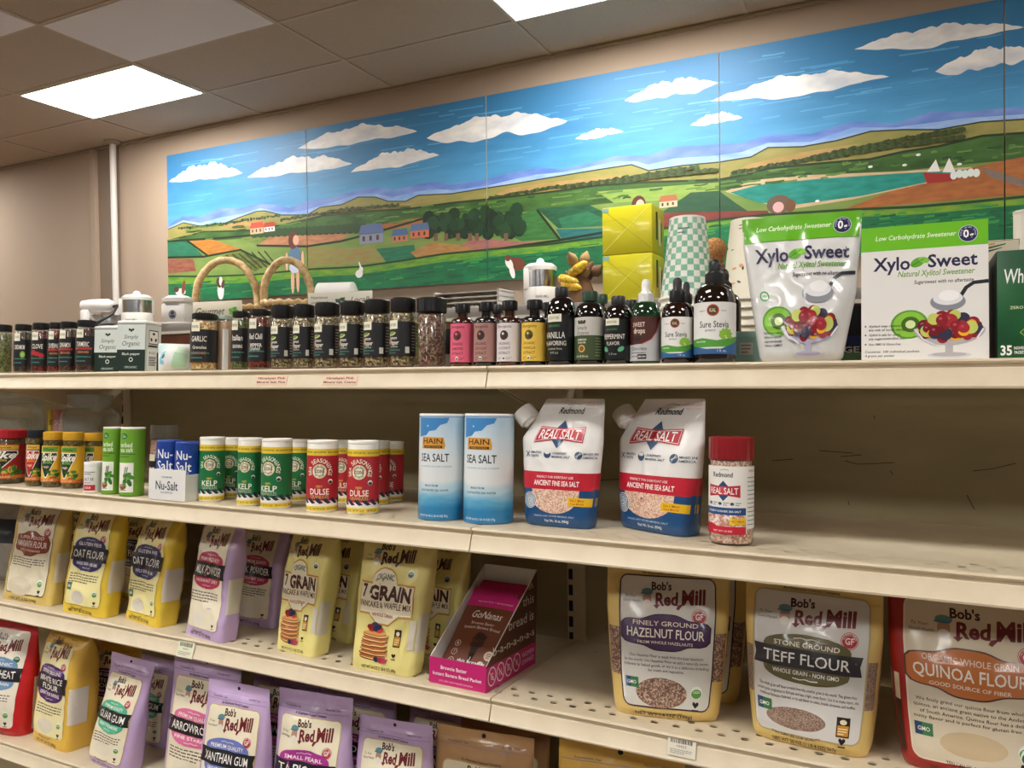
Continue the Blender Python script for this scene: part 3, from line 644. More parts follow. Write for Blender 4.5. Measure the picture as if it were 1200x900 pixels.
# pastel paper packet
P = deck(1, 204, .02); w = wm(P, 187.5, 222)/.93; h = hm(P, 402, 434)
t = thing('paper_packet', 'small white paper packet with pale turquoise and green print, beside the tins', 'packet', stand(P, 1, face_cam(P, -8)))
vs = []; N = 13
PM = M('#eef1ee', .55, mix=('#bfe3e0', 40, 3, .5, .62))
def pk(x, y): k = .012*(1-abs(x/50)**2.2)*(1-abs(y/50-1)**2.5); return (x/100*w*(1+.04*y/100), -k, y/100*h)
me = mesh([pk(-50+100*i/N, 100*j/N) for j in range(N+1) for i in range(N+1)]+[(p[0], .022-p[1], p[2]) for p in [pk(-50+100*i/N, 100*j/N) for j in range(N+1) for i in range(N+1)]],
    [(j*(N+1)+i, j*(N+1)+i+1, (j+1)*(N+1)+i+1, (j+1)*(N+1)+i) for j in range(N) for i in range(N)]+[((N+1)**2+j*(N+1)+i, (N+1)**2+(j+1)*(N+1)+i, (N+1)**2+(j+1)*(N+1)+i+1, (N+1)**2+j*(N+1)+i+1) for j in range(N) for i in range(N)]
    + [((N+1)**2+j*(N+1)+s, (N+1)**2+(j+1)*(N+1)+s, (j+1)*(N+1)+s, j*(N+1)+s) for j in range(N) for s in (0, N)]+[((N+1)**2+j*(N+1)+i, (N+1)**2+j*(N+1)+i+1, j*(N+1)+i+1, j*(N+1)+i) for j in (0, N) for i in range(N)])
obj('packet_body', me, PM, t, smooth=50)
A = Art(h/w); A.poly('#8fd6e0', [(-44, 20), (-30, 58), (-22, 72), (-34, 66), (-46, 40)]); A.poly('#bfe6c4', [(-8, 12), (38, 16), (42, 62), (4, 70), (-4, 40)]); A.ell('#2f6f8a', -32, 52, 3.5, 9, rot=-25); A.ell('#9cc8e6', -36, 30, 6, 8)
A.poly('#d7ecd2', [(8, 72), (40, 66), (36, 88), (12, 90)]); A.build('label_print', fnorm(pk, 1, 1), t, cut=(9, 9))
spice_jar(222, 255, 368, .012, GARL, 'garlic granule jar with a flat black lid, beside the pastel packet', 'frosted black label seasoning jars', black_label('GARLIC', 'Granules', '#e8e2d0', lambda A, r, h: A.T('#c86a3a', 'ORGANIC', -r*.1, h*.33, r*1.2, h*.05)), lid_h=.09)
spice_jar(252, 272, 369.5, .045, M('#c9a88c', .6), 'tan filled jar with a white back strip, behind the garlic jar', None, lambda A, r, h: A.rect('#e6e6e2', r*.2, r*.9, h*.03, h*.8), lid_h=.07, lidc=M('#a9b8ac', .4))
spice_jar(270, 293, 365.5, .02, HERB, 'Italian seasoning jar with a flat black lid', 'frosted black label seasoning jars', black_label('Italian', 'SEASONING', '#efe9dc'), lid_h=.09)
spice_jar(290, 318, 363.5, .010, CHILI, 'red chili pepper jar beside the Italian seasoning', 'frosted black label seasoning jars', black_label('Red Chili', 'PEPPER', '#efe9dc', lambda A, r, h: A.T('#e0dccf', 'Crushed', -r*.1, h*.38, r, h*.06, shear=.2)), lid_h=.09)
def lemon(A, r, h):
    A.rect(BLK, -r*1.75, r*2.1, h*.20, h*.80, lay=0); A.rect(CREAM, -r*.95, r*.0, h*.80-h*.13, h*.80+h*.02, lay=1); A.T('#77765a', 'FRONTIER', -r*.48, h*.74, r*.7, h*.05)
    A.ell('#c9d08a', -r*.5, h*.585, r*.36, h*.03, rot=12); A.ell('#6f8f3a', -r*.55, h*.60, r*.3, h*.025, rot=8)
    A.T('#efe9dc', 'Lemon', -r*.42, h*.515, r*.75, h*.055, shear=.2); A.T('#efe9dc', 'Pepper', -r*.3, h*.435, r*.85, h*.075, shear=.2)
    A.rect('#e08a5a', -r*.92, -r*.78, h*.40, h*.50); A.T('#b9b6a4', 'SEASONING', -r*.35, h*.36, r*.75, h*.03); A.para('#3f7a6a', -r*.9, r*.3, h*.30, h*.25, 2, h*.018, 5)
    A.rect('#d8d5c8', r*.62, r*.95, h*.25, h*.36); A.para('#a9a698', r*1.15, r*1.6, h*.72, h*.3, 9, h*.02, 8)
lp = ['first lemon pepper shaker, standing against the red chili jar', 'second lemon pepper shaker from the red chili jar', 'third lemon pepper shaker from the red chili jar', 'third lemon pepper shaker from the unlabelled peppermill jar', 'second lemon pepper shaker from the unlabelled peppermill jar', 'lemon pepper shaker standing against the unlabelled peppermill jar']
for (a, b, y), lab in zip(((316.5, 343.5, 358.5), (342.5, 368, 357.5), (367.5, 397.5, 355.5), (397, 426.5, 354), (425.5, 456.5, 352), (456, 487, 350)), lp):
    spice_jar(a, b, y, .010, PEPR, lab, 'black-capped lemon pepper shakers', lemon, -24, tall=True, lid_h=.185, name='pepper_shaker', cat='shaker', lidw=.97)
def mill(A, r, h):
    v, f, tw = text_mesh('peppermill', .015, 0); s = h*.72/tw; x0 = -r*.86
    A.add('#4f8f3a', [(x0-y*r*.42, h*.16+x*s) for x, y in v], f, 0, False)
    for k in range(5): A.rect('#cfcabf', r*.1, r*.14, h*(.1+.17*k), h*(.2+.17*k))
spice_jar(487, 523, 350, .010, PEPM, 'wide peppermill jar with green upright lettering and no label', None, mill, -24, tall=True, lid_h=.2, name='pepper_mill', cat='jar', lidw=.99)
# dark packet and card glimpsed between the peppermill jar and the first extract
P = deck(1, 525.5, .06); w = .016; t = thing('seasoning_box', 'narrow dark box with a pale foot glimpsed beside the pink extract bottle', 'box', stand(P, 1, face_cam(P)))
h = hm(P, 382, 429); box('box_body', (-w/2, w/2, 0, .03, 0, h), M('#14141a', .5), t, .001); box('pale_foot', (-w/2-.0004, w/2+.0004, -.0004, .0304, 0, h*.36), M('#e8e6d8', .5), t)
# round shouldered bottles
def bottle(x0, x1, ycap, ysh, ylab, inset, glassm, capm, lab, grp, art, turn=-20, capr=.62, neck=.42, capz=None, name='extract_bottle', cat='bottle', dropper=None, foot=.10, sh=1):
    P, r, h = seat(sh, x0, x1, ycap, inset); yb = proj(P)[1]; k = h/abs(yb-ycap)
    zs, zl = (yb-ysh)*k, (yb-ylab)*k
    zc = h-(capz or .012); t = thing(name, lab, cat, stand(P, sh, face_cam(P, turn)), grp)
    pr = [(r*.9, 0), (r*.98, .002), (r, .005), (r, zl+.001)]
    for i in range(1, 9): a = math.pi/2*i/8; pr.append((neck*r+(r-neck*r)*math.cos(a)**.8, zl+.001+(zs-zl)*math.sin(a)))
    pr += [(neck*r, zc)]; lathe('glass_bottle', pr, glassm, t)
    cap('cap', r*capr, zc, h, capm, t, 30)
    if dropper:
        q = r*.30; H = dropper[1]*k
        lathe('dropper_bulb', [(q*1.25, h-.0005), (q*1.15, h+.0015), (q*.95, h+.003), (q, h+H*.55), (q*.9, h+H*.8), (q*.55, h+H*.96), (q*.05, h+H)], dropper[0], t, seg=24)
    if art:
        A = Art(); art(A, r, foot*zl, zl); A.build('label_print', fcyl(r+.0002), t, cut=(r*.2, 1))
    return t
def extract(c, word, ic, ink='#4a2418'):
    def f(A, r, a, b):
        H = b-a; A.rect(c, -r*1.2, r*1.75, a, b, lay=0); A.rect(M('#ffffff', .25), r*.62, r*.70, a, b, lay=1) if False else None
        A.T(ink, 'flavorganics', -r*.12, b-H*.09, r*1.25, H*.07, shear=.15)
        A.ell(ic, -r*.12, b-H*.32, r*.36, H*.125); A.ell(c, -r*.2, b-H*.28, r*.1, H*.035, rot=30); A.ell('#3a1a10', r*.02, b-H*.36, r*.16, H*.05, rot=-20)
        A.T(ink, 'ORGANIC', -r*.12, b-H*.535, r*1.05, H*.065); A.T(ink, word, -r*.12, b-H*.655, r*1.1, H*.065); A.T(ink, 'EXTRACT', -r*.12, b-H*.78, r*1.05, H*.065)
        A.ell(WHT, -r*.12, b-H*.91, r*.13, H*.05); A.ell('#3f6f4a', -r*.12, b-H*.92, r*.1, H*.03); A.para(ink, -r*.7, -r*.32, b-H*.9, b-H*.94, 2, H*.012); A.para(ink, r*.05, r*.55, b-H*.9, b-H*.94, 2, H*.012)
    return f
XG = 'small extract bottles with coloured labels'
bottle(527.5, 555.5, 356.5, 374, 380.5, .012, AMBER, BLKCAP, 'amber almond extract bottle with a pink label', XG, extract('#e0607c', 'ALMOND', '#5a2a22'))
bottle(555, 583, 354.5, 373, 380, .012, DKGL, BLKCAP, 'dark extract bottle with a mauve brown label', XG, extract('#a97c74', 'CHOCOLAT', '#33190f', '#3a1c14'))
bottle(582, 611.5, 353, 372.5, 380, .012, AMBER, BLKCAP, 'amber coconut extract bottle with a white label', XG, extract('#d9d2d2', 'COCONUT', '#3a2018', '#6a4a40'))
bottle(611, 641, 352, 372, 379.5, .012, DKGL, BLKCAP, 'dark vanilla extract bottle with a yellow label', XG, extract('#e3bb45', 'VANILLA', '#3f4a22', '#6a3a12'))
bottle(571, 593, 357.5, 374, 382, .085, AMBER, BLKCAP, 'capped amber bottle standing behind the mauve and white extracts', 'bottles standing behind the front row', None)
bottle(630, 655, 355, 372, 380, .085, DKGL, BLKCAP, 'capped dark bottle standing behind the yellow and vanilla bottles', 'bottles standing behind the front row', None)
def vanilla(A, r, a, b):
    H = b-a; A.rect(M('#15171a', .3), -r*1.6, r*1.8, a, b, lay=0); A.rect(CREAM, -r*.75, r*.35, b-H*.155, b+H*.02, lay=1); A.T('#8a8a60', 'FRONTIER', -r*.2, b-H*.07, r*.8, H*.06)
    A.T('#4f8a4a', 'ORGANIC', -r*.2, b-H*.24, r*.9, H*.05); A.T('#efe9dc', 'VANILLA', -r*.15, b-H*.45, r*1.5, H*.14, bold=0); A.T('#efe9dc', 'FLAVORING', -r*.12, b-H*.63, r*1.6, H*.1, bold=0); A.T('#a9a48f', 'alcohol free', -r*.15, b-H*.75, r*1.1, H*.05); A.T('#9aa48a', '4 fl oz', -r*.15, b-H*.84, r*.6, H*.05)
bottle(640, 675, 337, 350, 371, .012, DKGL, BLKCAP, 'large dark vanilla flavoring bottle with a black label', None, vanilla, capr=.45, neck=.36)
def simply(A, r, a, b):
    H = b-a; A.rect('#c9c5bd', -r*1.3, r*1.7, b-H*.43, b, lay=0); A.rect('#3a4a26', -r*1.3, r*1.7, a, b-H*.43, lay=0)
    for k in (-25, 0, 25): A.ell('#2c3420', -r*.22+k*.008*r, b-H*.12, r*.1, H*.05, rot=-k)
    A.T('#2c3420', 'Simply', -r*.2, b-H*.25, r*.8, H*.085, bold=0, shear=.2); A.T('#2c3420', 'Organic', -r*.15, b-H*.37, r*.95, H*.09, bold=0, shear=.2)
    A.T('#e8e4d4', 'ALMOND', -r*.2, b-H*.53, r*.7, H*.045); A.T('#e8e4d4', 'FLAVOR', -r*.2, b-H*.60, r*.6, H*.04); A.ell('#d9b24a', -r*.2, b-H*.74, r*.24, H*.085); A.ell('#7a4a22', -r*.2, b-H*.74, r*.17, H*.06); A.T('#e8e4d4', '2 FL OZ (59 mL)', -r*.2, b-H*.92, r*.9, H*.04)
    A.para('#8a9a78', r*.75, r*1.3, b-H*.5, b-H*.9, 7, H*.02)
GCAP = M('#2c4a36', .4)
bottle(673, 708.5, 342, 356, 373.5, .012, DKGL, GCAP, 'dark flavoring bottle with a grey and olive label and green cap', None, simply, capr=.52)
bottle(692, 716, 345.5, 362, 372, .085, AMBER, GCAP, 'green-capped amber bottle behind the olive label bottle', 'bottles standing behind the front row', None)
def pepmint(A, r, a, b):
    H = b-a; A.rect(M('#121518', .3), -r*1.6, r*1.8, a, b, lay=0); A.rect(CREAM, -r*.7, r*.4, b-H*.15, b+H*.02, lay=1); A.T('#77765a', 'FRONTIER', -r*.15, b-H*.07, r*.8, H*.06); A.T('#4f8a4a', 'ORGANIC', -r*.15, b-H*.25, r*.9, H*.05)
    A.T('#efe9dc', 'PEPPERMINT', -r*.02, b-H*.43, r*1.7, H*.12, bold=0); A.T('#efe9dc', 'FLAVOR', -r*.05, b-H*.60, r*1.0, H*.09, bold=0)
    for s in (-1, 1): A.ell('#5fae84', -r*.05+s*r*.6, b-H*.74, r*.26, H*.055, rot=s*35)
    A.T('#a9b4a4', '2 fl oz', -r*.05, b-H*.86, r*.6, H*.05)
bottle(707.5, 741, 347.5, 359, 376, .012, DKGL, BLKCAP, 'dark peppermint flavor bottle with mint leaves on a black label', None, pepmint, capr=.5)
bottle(728, 750, 352, 368, 378, .085, DKGL, BLKCAP, 'black-capped bottle behind the peppermint bottle', 'bottles standing behind the front row', None)
def choco(A, r, a, b):
    H = b-a; A.rect('#b9b9bc', -r*1.4, r*1.9, a, b, lay=0); A.poly('#4a1a14', [(-r*1.4, b), (r*1.5, b), (r*1.1, b-H*.35), (r*.7, b-H*.52), (r*.1, b-H*.62), (-r*.9, b-H*.64), (-r*1.4, b-H*.6)], 1); A.line('#c9443a', [(r*1.5, b), (r*1.1, b-H*.35), (r*.7, b-H*.52), (r*.1, b-H*.62)], r*.05)
    A.T('#efe2d2', 'SWEET', -r*.15, b-H*.18, r*.9, H*.1, bold=0); A.T('#efe2d2', 'drops', -r*.1, b-H*.32, r*.8, H*.12, bold=.01); A.ell('#2a0d0a', -r*.3, b-H*.5, r*.35, H*.06)
    A.T('#33201c', 'Chocolate', -r*.15, b-H*.72, r*1.15, H*.08, bold=0); A.para('#55504f', -r*.8, r*.4, b-H*.82, b-H*.9, 2, H*.022); A.rect(BLK, -r*.2, r*.4, b-H*.96, b-H*.85); A.T(WHT, 'NON GMO', r*.1, b-H*.905, r*.5, H*.035)
bottle(738.5, 774.5, 344, 355, 373, .012, M('#12301c', .05, coat=1, mix=('#1f5a34', 40, 2, .45, .8)), M('#e9e8e4', .4), 'dark green chocolate drops bottle with a white dropper', None, choco, capr=.5, capz=.0115, dropper=(M('#eceae6', .35), 17), foot=.06)
def stevia(A, r, a, b):
    H = b-a; A.rect('#e6e4e0', -r*1.35, r*1.75, a, b, lay=0)
    A.poly('#4f9a36', [(-r*1.35, a+H*.28), (-r*.6, a+H*.31), (r*.1, a+H*.26), (r*1.75, a+H*.38), (r*1.75, a+H*.15), (-r*1.35, a+H*.12)], 1); A.poly('#2f5f94', [(-r*1.35, a+H*.17), (-r*.4, a+H*.1), (r*.3, a+H*.1), (r*1.75, a+H*.33), (r*1.75, a), (-r*1.35, a)], 2)
    A.ell('#b5452c', -r*.08, b-H*.16, r*.29, H*.115); A.ell('#4a3a24', -r*.08, b-H*.16, r*.23, H*.09); A.T('#f0d8a8', 'KAL', -r*.08, b-H*.16, r*.3, H*.07); A.T('#a03a2a', 'BEST', -r*.6, b-H*.17, r*.3, H*.025); A.T('#a03a2a', 'TASTE', r*.42, b-H*.17, r*.28, H*.025)
    A.T('#26303c', 'Sure Stevia', -r*.02, b-H*.43, r*1.45, H*.12, bold=.01); A.T('#26303c', 'EXTRACT', -r*.2, b-H*.55, r*.5, H*.035)
    A.T('#e8f0e0', 'NON BITTER', -r*.7, a+H*.235, r*.55, H*.03); A.T('#dfe8f0', '1 fl. oz.', r*.35, a+H*.06, r*.45, H*.035)
    for k in range(7): q = math.radians(-20+k*38); A.ell('#8fc03a', r*.55+r*.2*math.cos(q), a+H*.36+H*.07*math.sin(q), r*.2, H*.04, rot=math.degrees(q)*.7)
BULB = M('#18181b', .45)
SG = 'stevia dropper bottles'
bottle(774.5, 812.5, 341, 356, 373.5, .010, M('#1c0a05', .05, coat=1), BLKCAP, 'small stevia dropper bottle with a white label and black bulb', SG, stevia, turn=-4, capr=.5, capz=.013, dropper=(BULB, 16), foot=.12)
bottle(790, 818, 345, 360, 376, .085, DKGL, BLKCAP, 'dropper bottle hidden behind the small stevia bottle', SG, None, capr=.5, capz=.012, dropper=(BULB, 15))
bottle(812, 862.5, 321, 335, 357, .008, M('#120805', .05, coat=1), BLKCAP, 'large stevia dropper bottle with a white label and black bulb', SG, stevia, turn=0, capr=.46, neck=.36, capz=.016, dropper=(BULB, 17), foot=.14)
bottle(827, 869, 332, 345, 360, .088, DKGL, BLKCAP, 'dropper bottle mostly hidden behind the large stevia bottle', SG, None, capr=.46, neck=.36, capz=.013, dropper=(BULB, 17))
# nested paper cups, upside down
def cups(x0, x1, y0, yr, xb0, xb1, inset, lab, mat_art, n, group, body):
    P = deck(1, (x0+x1)/2, inset); r0 = wm(P, x0, x1)/2; r1 = wm(P, xb0, xb1)/2; P = deck(1, (x0+x1)/2, inset+r1); yb = proj(P)[1]; k = depth(P)/FPX; zt = (yb-y0)*k; zr = (yb-yr)*k
    step = zr/n; Hc = zt-zr
    for i in range(n):
        z = i*step; top = i == n-1
        t = thing('paper_cup', lab[0] if top else lab[1], 'paper cup', stand(P, 1, face_cam(P), z), group)
        hh = Hc if top else Hc
        pr = [(r1+.0022, 0), (r1+.003, .0012), (r1+.0022, .0028), (r1, .003)]
        e = hh+step-.0005
        pr += [(r1+(r0-r1)*.5, e*.5), (r0, e)] if top else [(r1-(r1-r0)*(step*1.2)/e, step*1.2)]
        lathe('cup_wall', pr, M(body, .55), t, seg=40)
        lathe('rolled_rim', [(r1-.0005, 0), (r1+.0026, .0002), (r1+.0032, .0014), (r1+.0024, .003), (r1+.0003, .0031)], M('#f1ede2', .5), t, seg=40)
        if top:
            lathe('cup_base', [(r0*.6, e-.006), (r0-.001, e-.0055), (r0-.0006, e-.0002), (r0+.0001, e)], M('#f1ede2', .5), t, seg=40)
            def f0(x, y): q = r1+(r0-r1)*y/100; a = x*math.pi/50; return (q*math.sin(a), -q*math.cos(a), e*y/100)
            A = Art(1); mat_art(A); A.build('printed_pattern', fnorm(f0, .5, .5), t, cut=(2.1, 20))
def checks(A):
    for i in range(24):
        for j in range(13):
            if (i+j) % 2: A.rect('#7fb79a', -50+i*100/24, -50+(i+1)*100/24, 4+j*7.2, 4+(j+1)*7.2, lay=0)
    A.para('#33443c', -8, 2, 84, 79, 2, 1.6)
def terr(A):
    rn = random.Random(9)
    for i in range(70): A.ell(('#3a2a2c', '#8a9a78', '#e0a070', '#c9c0a0', '#5a4a58')[i % 5], rn.uniform(-50, 50), rn.uniform(5, 95), rn.uniform(.6, 1.6), rn.uniform(1.2, 3.4), rot=rn.uniform(0, 180), lay=0, n=8)
    A.para('#8a5a78', -8, 0, 91, 87, 2, 1.4)
cups(783, 827, 255.5, 343, 772, 838, .17, ('top paper cup with mint green checks on the upturned stack', 'cream rim of a cup nested under the mint checked paper cup'), checks, 9, 'nested cups under the mint checked one', '#efece0')
cups(855, 899, 258, 345, 844, 911, .19, ('top paper cup with dark flecks, behind the standing sweetener pouch', 'cream rim of a cup nested under the flecked paper cup'), terr, 9, 'nested cups under the flecked one', '#efe6d0')
# teal carton with a white sticker, and a dark carton lettered GE
P = deck(1, 873, .075); h = hm(P, 385, 425); w = .03
t = thing('small_carton', 'small teal carton with a white price sticker beside the large stevia bottle', 'box', stand(P, 1, 0)); box('carton_body', (-w/2, w/2, 0, .03, 0, h), M('#a9d6cb', .5), t, .001)
A = Art(h/w); A.rect('#efece4', -20, 30, 30, 66); A.para('#77746c', -14, 24, 58, 38, 3, 3); A.rect('#9cc9bf', -50, 50, 78, 84, lay=0); A.build('label_print', fplane((0, 0, 0), (w/100, 0, 0), (0, 0, h/100), (0, -1, 0)), t, flat=True)
P = deck(1, 994, .085); h = hm(P, 352, 421); w = .055
t = thing('tea_carton', 'dark navy carton glimpsed between the sweetener pouch and the sweetener box', 'box', stand(P, 1, 0)); box('carton_body', (-w/2, w/2, 0, .05, 0, h), M('#14161e', .45), t, .001)
A = Art(h/w); A.rect('#1f2f6a', -50, 50, 32, 48, lay=0); A.rect('#7fae7a', -50, 50, 0, 20, lay=0); A.T('#f2efe8', 'GE', 6, 25, 30, 10, bold=.03); A.build('label_print', fplane((0, 0, 0), (w/100, 0, 0), (0, 0, h/100), (0, -1, 0)), t, flat=True)
# sweetener carton, sweetener pouch, green carton
def sundae(A, cx, y0, y1, w, glassc):          # fruit in a stemmed glass bowl with a kiwi half and a spoon of sugar
    H = y1-y0; rn = random.Random(3)
    A.ell('#d5d2da', cx, y0+H*.04, w*.34, H*.05); A.ell(glassc, cx, y0+H*.05, w*.27, H*.035); A.rect(glassc, cx-w*.06, cx+w*.06, y0+H*.06, y0+H*.2)
    A.ell('#5fa032', cx-w*.62, y0+H*.56, w*.30, H*.24, rot=10); A.ell('#8cc63f', cx-w*.62, y0+H*.56, w*.26, H*.21, rot=10); A.ell('#3f6a1c', cx-w*.60, y0+H*.56, w*.15, H*.13); A.ell('#dce8a8', cx-w*.60, y0+H*.56, w*.08, H*.07)
    A.ell(glassc, cx, y0+H*.47, w*.55, H*.27, a0=180, a1=360); A.ell('#cfc8cc', cx, y0+H*.47, w*.55, H*.05)
    for k in range(46):
        a = rn.uniform(0, math.pi*2); q = rn.random()**.5; x = cx+w*.46*q*math.cos(a); y = y0+H*.5+H*.2*q*math.sin(a)
        c = ('#8e1b26', '#a82a34', '#701420', '#8e1b26', '#f0b428', '#33304a', '#c8d06a')[k % 7]; s = rn.uniform(.7, 1.15)*w*.1; A.ell(c, x, y, s, s/A.asp, n=14)
        if k % 7 < 4: A.ell('#c4505c', x-s*.25, y+s*.3/A.asp, s*.3, s*.25/A.asp, n=8)
    A.line('#e2e0e6', [(cx-w*.52, y0+H*.46), (cx-w*.4, y0+H*.3), (cx-w*.2, y0+H*.2)], w*.03); A.line('#ecebf0', [(cx+w*.52, y0+H*.46), (cx+w*.42, y0+H*.3)], w*.03)
def spoon(A, x0, x1, y, H):
    A.line('#23242c', [(x0+(x1-x0)*.45, y-H*.5), (x0+(x1-x0)*.62, y+H*.3), (x0+(x1-x0)*.75, y+H*.55), (x1, y+H*.6)], 3.2); A.ell('#8d8f98', x0+(x1-x0)*.3, y-H*.45, (x1-x0)*.31, H*.5); A.ell('#e6e6ea', x0+(x1-x0)*.3, y-H*.25, (x1-x0)*.26, H*.38); A.ell('#f6f5f4', x0+(x1-x0)*.32, y-H*.1, (x1-x0)*.18, H*.3)
def sweet_front(A, carton):
    A.poly('#6fbf1f' if carton else '#64b01e', [(-50, 82), (50, 82), (50, 100), (-50, 100)], 0)
    A.T('#eaf6d8', 'Low Carbohydrate Sweetener', -6, 91.5, 64, 3.4, shear=.2)
    A.ell('#cfd4e8', 35, 90.5, 7.4); A.ell('#23214e', 35, 90.5, 6.9); A.ringtext('#c9cbe0', 'SUGAR GRAMS SUGAR', 35, 90.5, 5.6, 1.2, 200, -20); A.T('#ffffff', '0', 33.4, 90.5, 4.4, 5.4, bold=.03); A.T('#ffffff', 'g', 37.6, 89.6, 3, 3.2, bold=.03)
    A.T('#24224a', 'Xylo', -25, 72, 30, 9.5, bold=.022); A.T('#24224a', 'Sweet', 23, 72.5, 38, 9, bold=.022)
    A.ell('#5fa92a', -4, 72, 6.2, 3.2, rot=28); A.ell('#86c84a', 1, 73.5, 4.4, 2.2, rot=-18); A.line('#2f6a1a', [(-9, 69.5), (1, 74.5)], .5)
    A.T('#6da03a', 'Natural Xylitol Sweetener', 10, 64, 60, 4.2, shear=.25); A.T('#24222c', 'Sugarsweet with no aftertaste', 16, 57.5, 46, 2.6, shear=.2)
P0 = onplane(1007.5, 419, SD[1]+.035); P1 = onplane(1157, 417.5, SD[1]+.035); P = deck(1, 1082, .035); w = (P1.x-P0.x); h = hm(P, 262, proj(P)[1])
t = thing('sweetener_box', 'white sweetener box with a kiwi and fruit bowl, beside the pouch of the same kind', 'box', stand(P, 1, 0))
box('carton', (-w/2, w/2, 0, .075, 0, h), M('#e9e6e2', .4), t, .0012)
A = Art(h/w); A.r = .35; A.rect('#e9e6e2', -50, 50, .5, 99.5, lay=0); sweet_front(A, True); spoon(A, 6, 50, 48, 13); sundae(A, 20, 2, 46, 50, '#b7b3b6')
for y, s1, s2 in ((26, 'Xylitol may reduce', 'the risk of tooth decay'), (19.5, 'Xylitol is safe for use in', 'any sugarcontrolled diet'), (12.5, 'Non GMO & Gluten-free', '')):
    A.T('#2c2a34', s1, -31, y, 26, 1.7, shear=.2); A.ell('#2c2a34', -46.5, y, .7)
    if s2: A.T('#2c2a34', s2, -29, y-2.8, 30, 1.7, shear=.2)
A.T('#2c2a34', 'Contents: 100 individual packets', -25, 7, 44, 1.7, shear=.2); A.T('#2c2a34', '4 grams per packet', -35, 4, 24, 1.7, shear=.2)
A.build('label_print', fplane((0, 0, 0), (w/100, 0, 0), (0, 0, h/100), (0, -1, 0)), t, flat=True)
P = deck(1, 936, .012); W_ = wm(P, 860, 1006.5); h = hm(P, 244, proj(P)[1])
t = thing('sweetener_pouch', 'silver and green stand-up sweetener pouch with a kiwi and fruit bowl', 'pouch', stand(P, 1, math.radians(2)))
fm = pouch(t, W_, h, .055, M('#d6d5d3', .28, coat=.5, bump=(30, .3, .004)), 'pouch', xl=[(0, -.31), (.03, -.335), (.5, -.43), (.8, -.485), (1, -.50)], xr=[(0, .31), (.03, .345), (.45, .45), (.85, .49), (1, .50)], seed=61, wr=.0026, lean=.02, sealmat=M('#64b01e', .3, coat=.4))
A = Art(h/W_); A.r = .28; A.coat = .5; sweet_front(A, False); spoon(A, 2, 48, 50, 13); sundae(A, 10, 3, 45, 54, '#b9b2cc')
A.ell('#3f9a3a', -35, 44, 4.6); A.ell('#e6eee2', -35, 44, 3.2); A.T('#3f9a3a', '100%', -35, 44, 5, 1.6)
for k, s_ in enumerate(('Xylitol may reduce', 'Xylitol is safe for', 'sugarcontrolled diet', 'Non GMO')): A.T('#3a3844', s_, -30, 19-k*2.8, 20, 1.5, shear=.2)
A.build('label_print', fm, t, cut=(3, 2.6), base=7e-4, eps=1.3e-4)
P = deck(1, 1215, .03); wg = wm(P, 1168, 1262); h = hm(P, 291, proj(P)[1])
P.x = onplane(1168.5, 360, P.y).x+wg/2
t = thing('green_box', 'dark green box of sweetener packets lettered 35, cut by the frame edge', 'box', stand(P, 1, 0)); box('carton', (-wg/2, wg/2, 0, .07, 0, h), M('#0f4a2a', .4, mix=('#1c6a34', 14, 2, .4, .7)), t, .0012)
A = Art(h/wg); A.T('#eef0e8', 'Wholesome', 2, 76, 84, 13, bold=.01, shear=.1); A.T('#cfdfae', 'ZERO CALORIES', -8, 47, 50, 2.6); A.T('#f2f2ea', '35', -38, 8, 15, 8.5, bold=.03); A.T('#f2f2ea', 'INDIVIDUAL', -18, 10, 20, 2.4, bold=.02); A.T('#f2f2ea', 'PACKETS', -20, 6, 15, 2.6, bold=.02)
for k in range(3): A.line('#9fc04a', [(-20+k*5, 24), (-4+k*5, 34), (12+k*5, 24), (-4+k*5, 16), (-20+k*5, 24)], .9)
A.build('label_print', fplane((0, 0, 0), (wg/100, 0, 0), (0, 0, h/100), (0, -1, 0)), t, flat=True)
B = Art(2); 
for k in range(24): B.rect('#8f9a90', -20, 20, 20+k*2, 21+k*2, lay=0)
B.rect('#1f2a26', -50, 50, .5, 99, lay=0); B.build('side_print', fplane((-wg/2, .035, 0), (0, -.0007, 0), (0, 0, h/100), (-1, 0, 0)), t, flat=True)
# ------------------------------------------------------------------ second shelf
def can(sh, x0, x1, ytop, ybot, turn, nm, lab, cat, grp, bodym, art, inset=None, topm=None, rim=True, fx=None, lidh=.05, lift=0):
    if inset is None:
        Pf = ondeck(sh, (x0+x1)/2, ybot); r = wm(Pf, x0, x1)/2; d = Vector((Pf.x, Pf.y, 0)).normalized()*r*.96; P = Pf+d; P.z = SZ[sh]-(P.y-SD[sh])*math.tan(TILT[sh])
        h = hm(Pf, ytop, ybot)*1.0
    else:
        P = deck(sh, (x0+x1)/2, inset); r = wm(P, x0, x1)/2; h = hm(P, ytop, proj(P)[1]) if ybot is None else hm(P, ytop, ybot)
    t = thing(nm, lab, cat, stand(P, sh, face_cam(P, turn), lift), grp)
    lathe('can_body', [(r*.985, 0), (r, .0012), (r, h*(1-lidh)), (r*.99, h*(1-lidh)+.0006)], bodym, t, seg=48)
    lathe('can_lid', [(r*1.0, h*(1-lidh)+.0004), (r*1.02, h*(1-lidh)+.001), (r*1.02, h-.0012), (r*.98, h), (r*.9, h), (r*.88, h-.0012), (0, h-.0012)], topm or M('#efece2', .4), t, seg=48)
    A = Art(); art(A, r, h*(1-lidh)); A.build('label_print', fcyl(r+.0001), t, cut=(r*.13, h*.5))
    return t
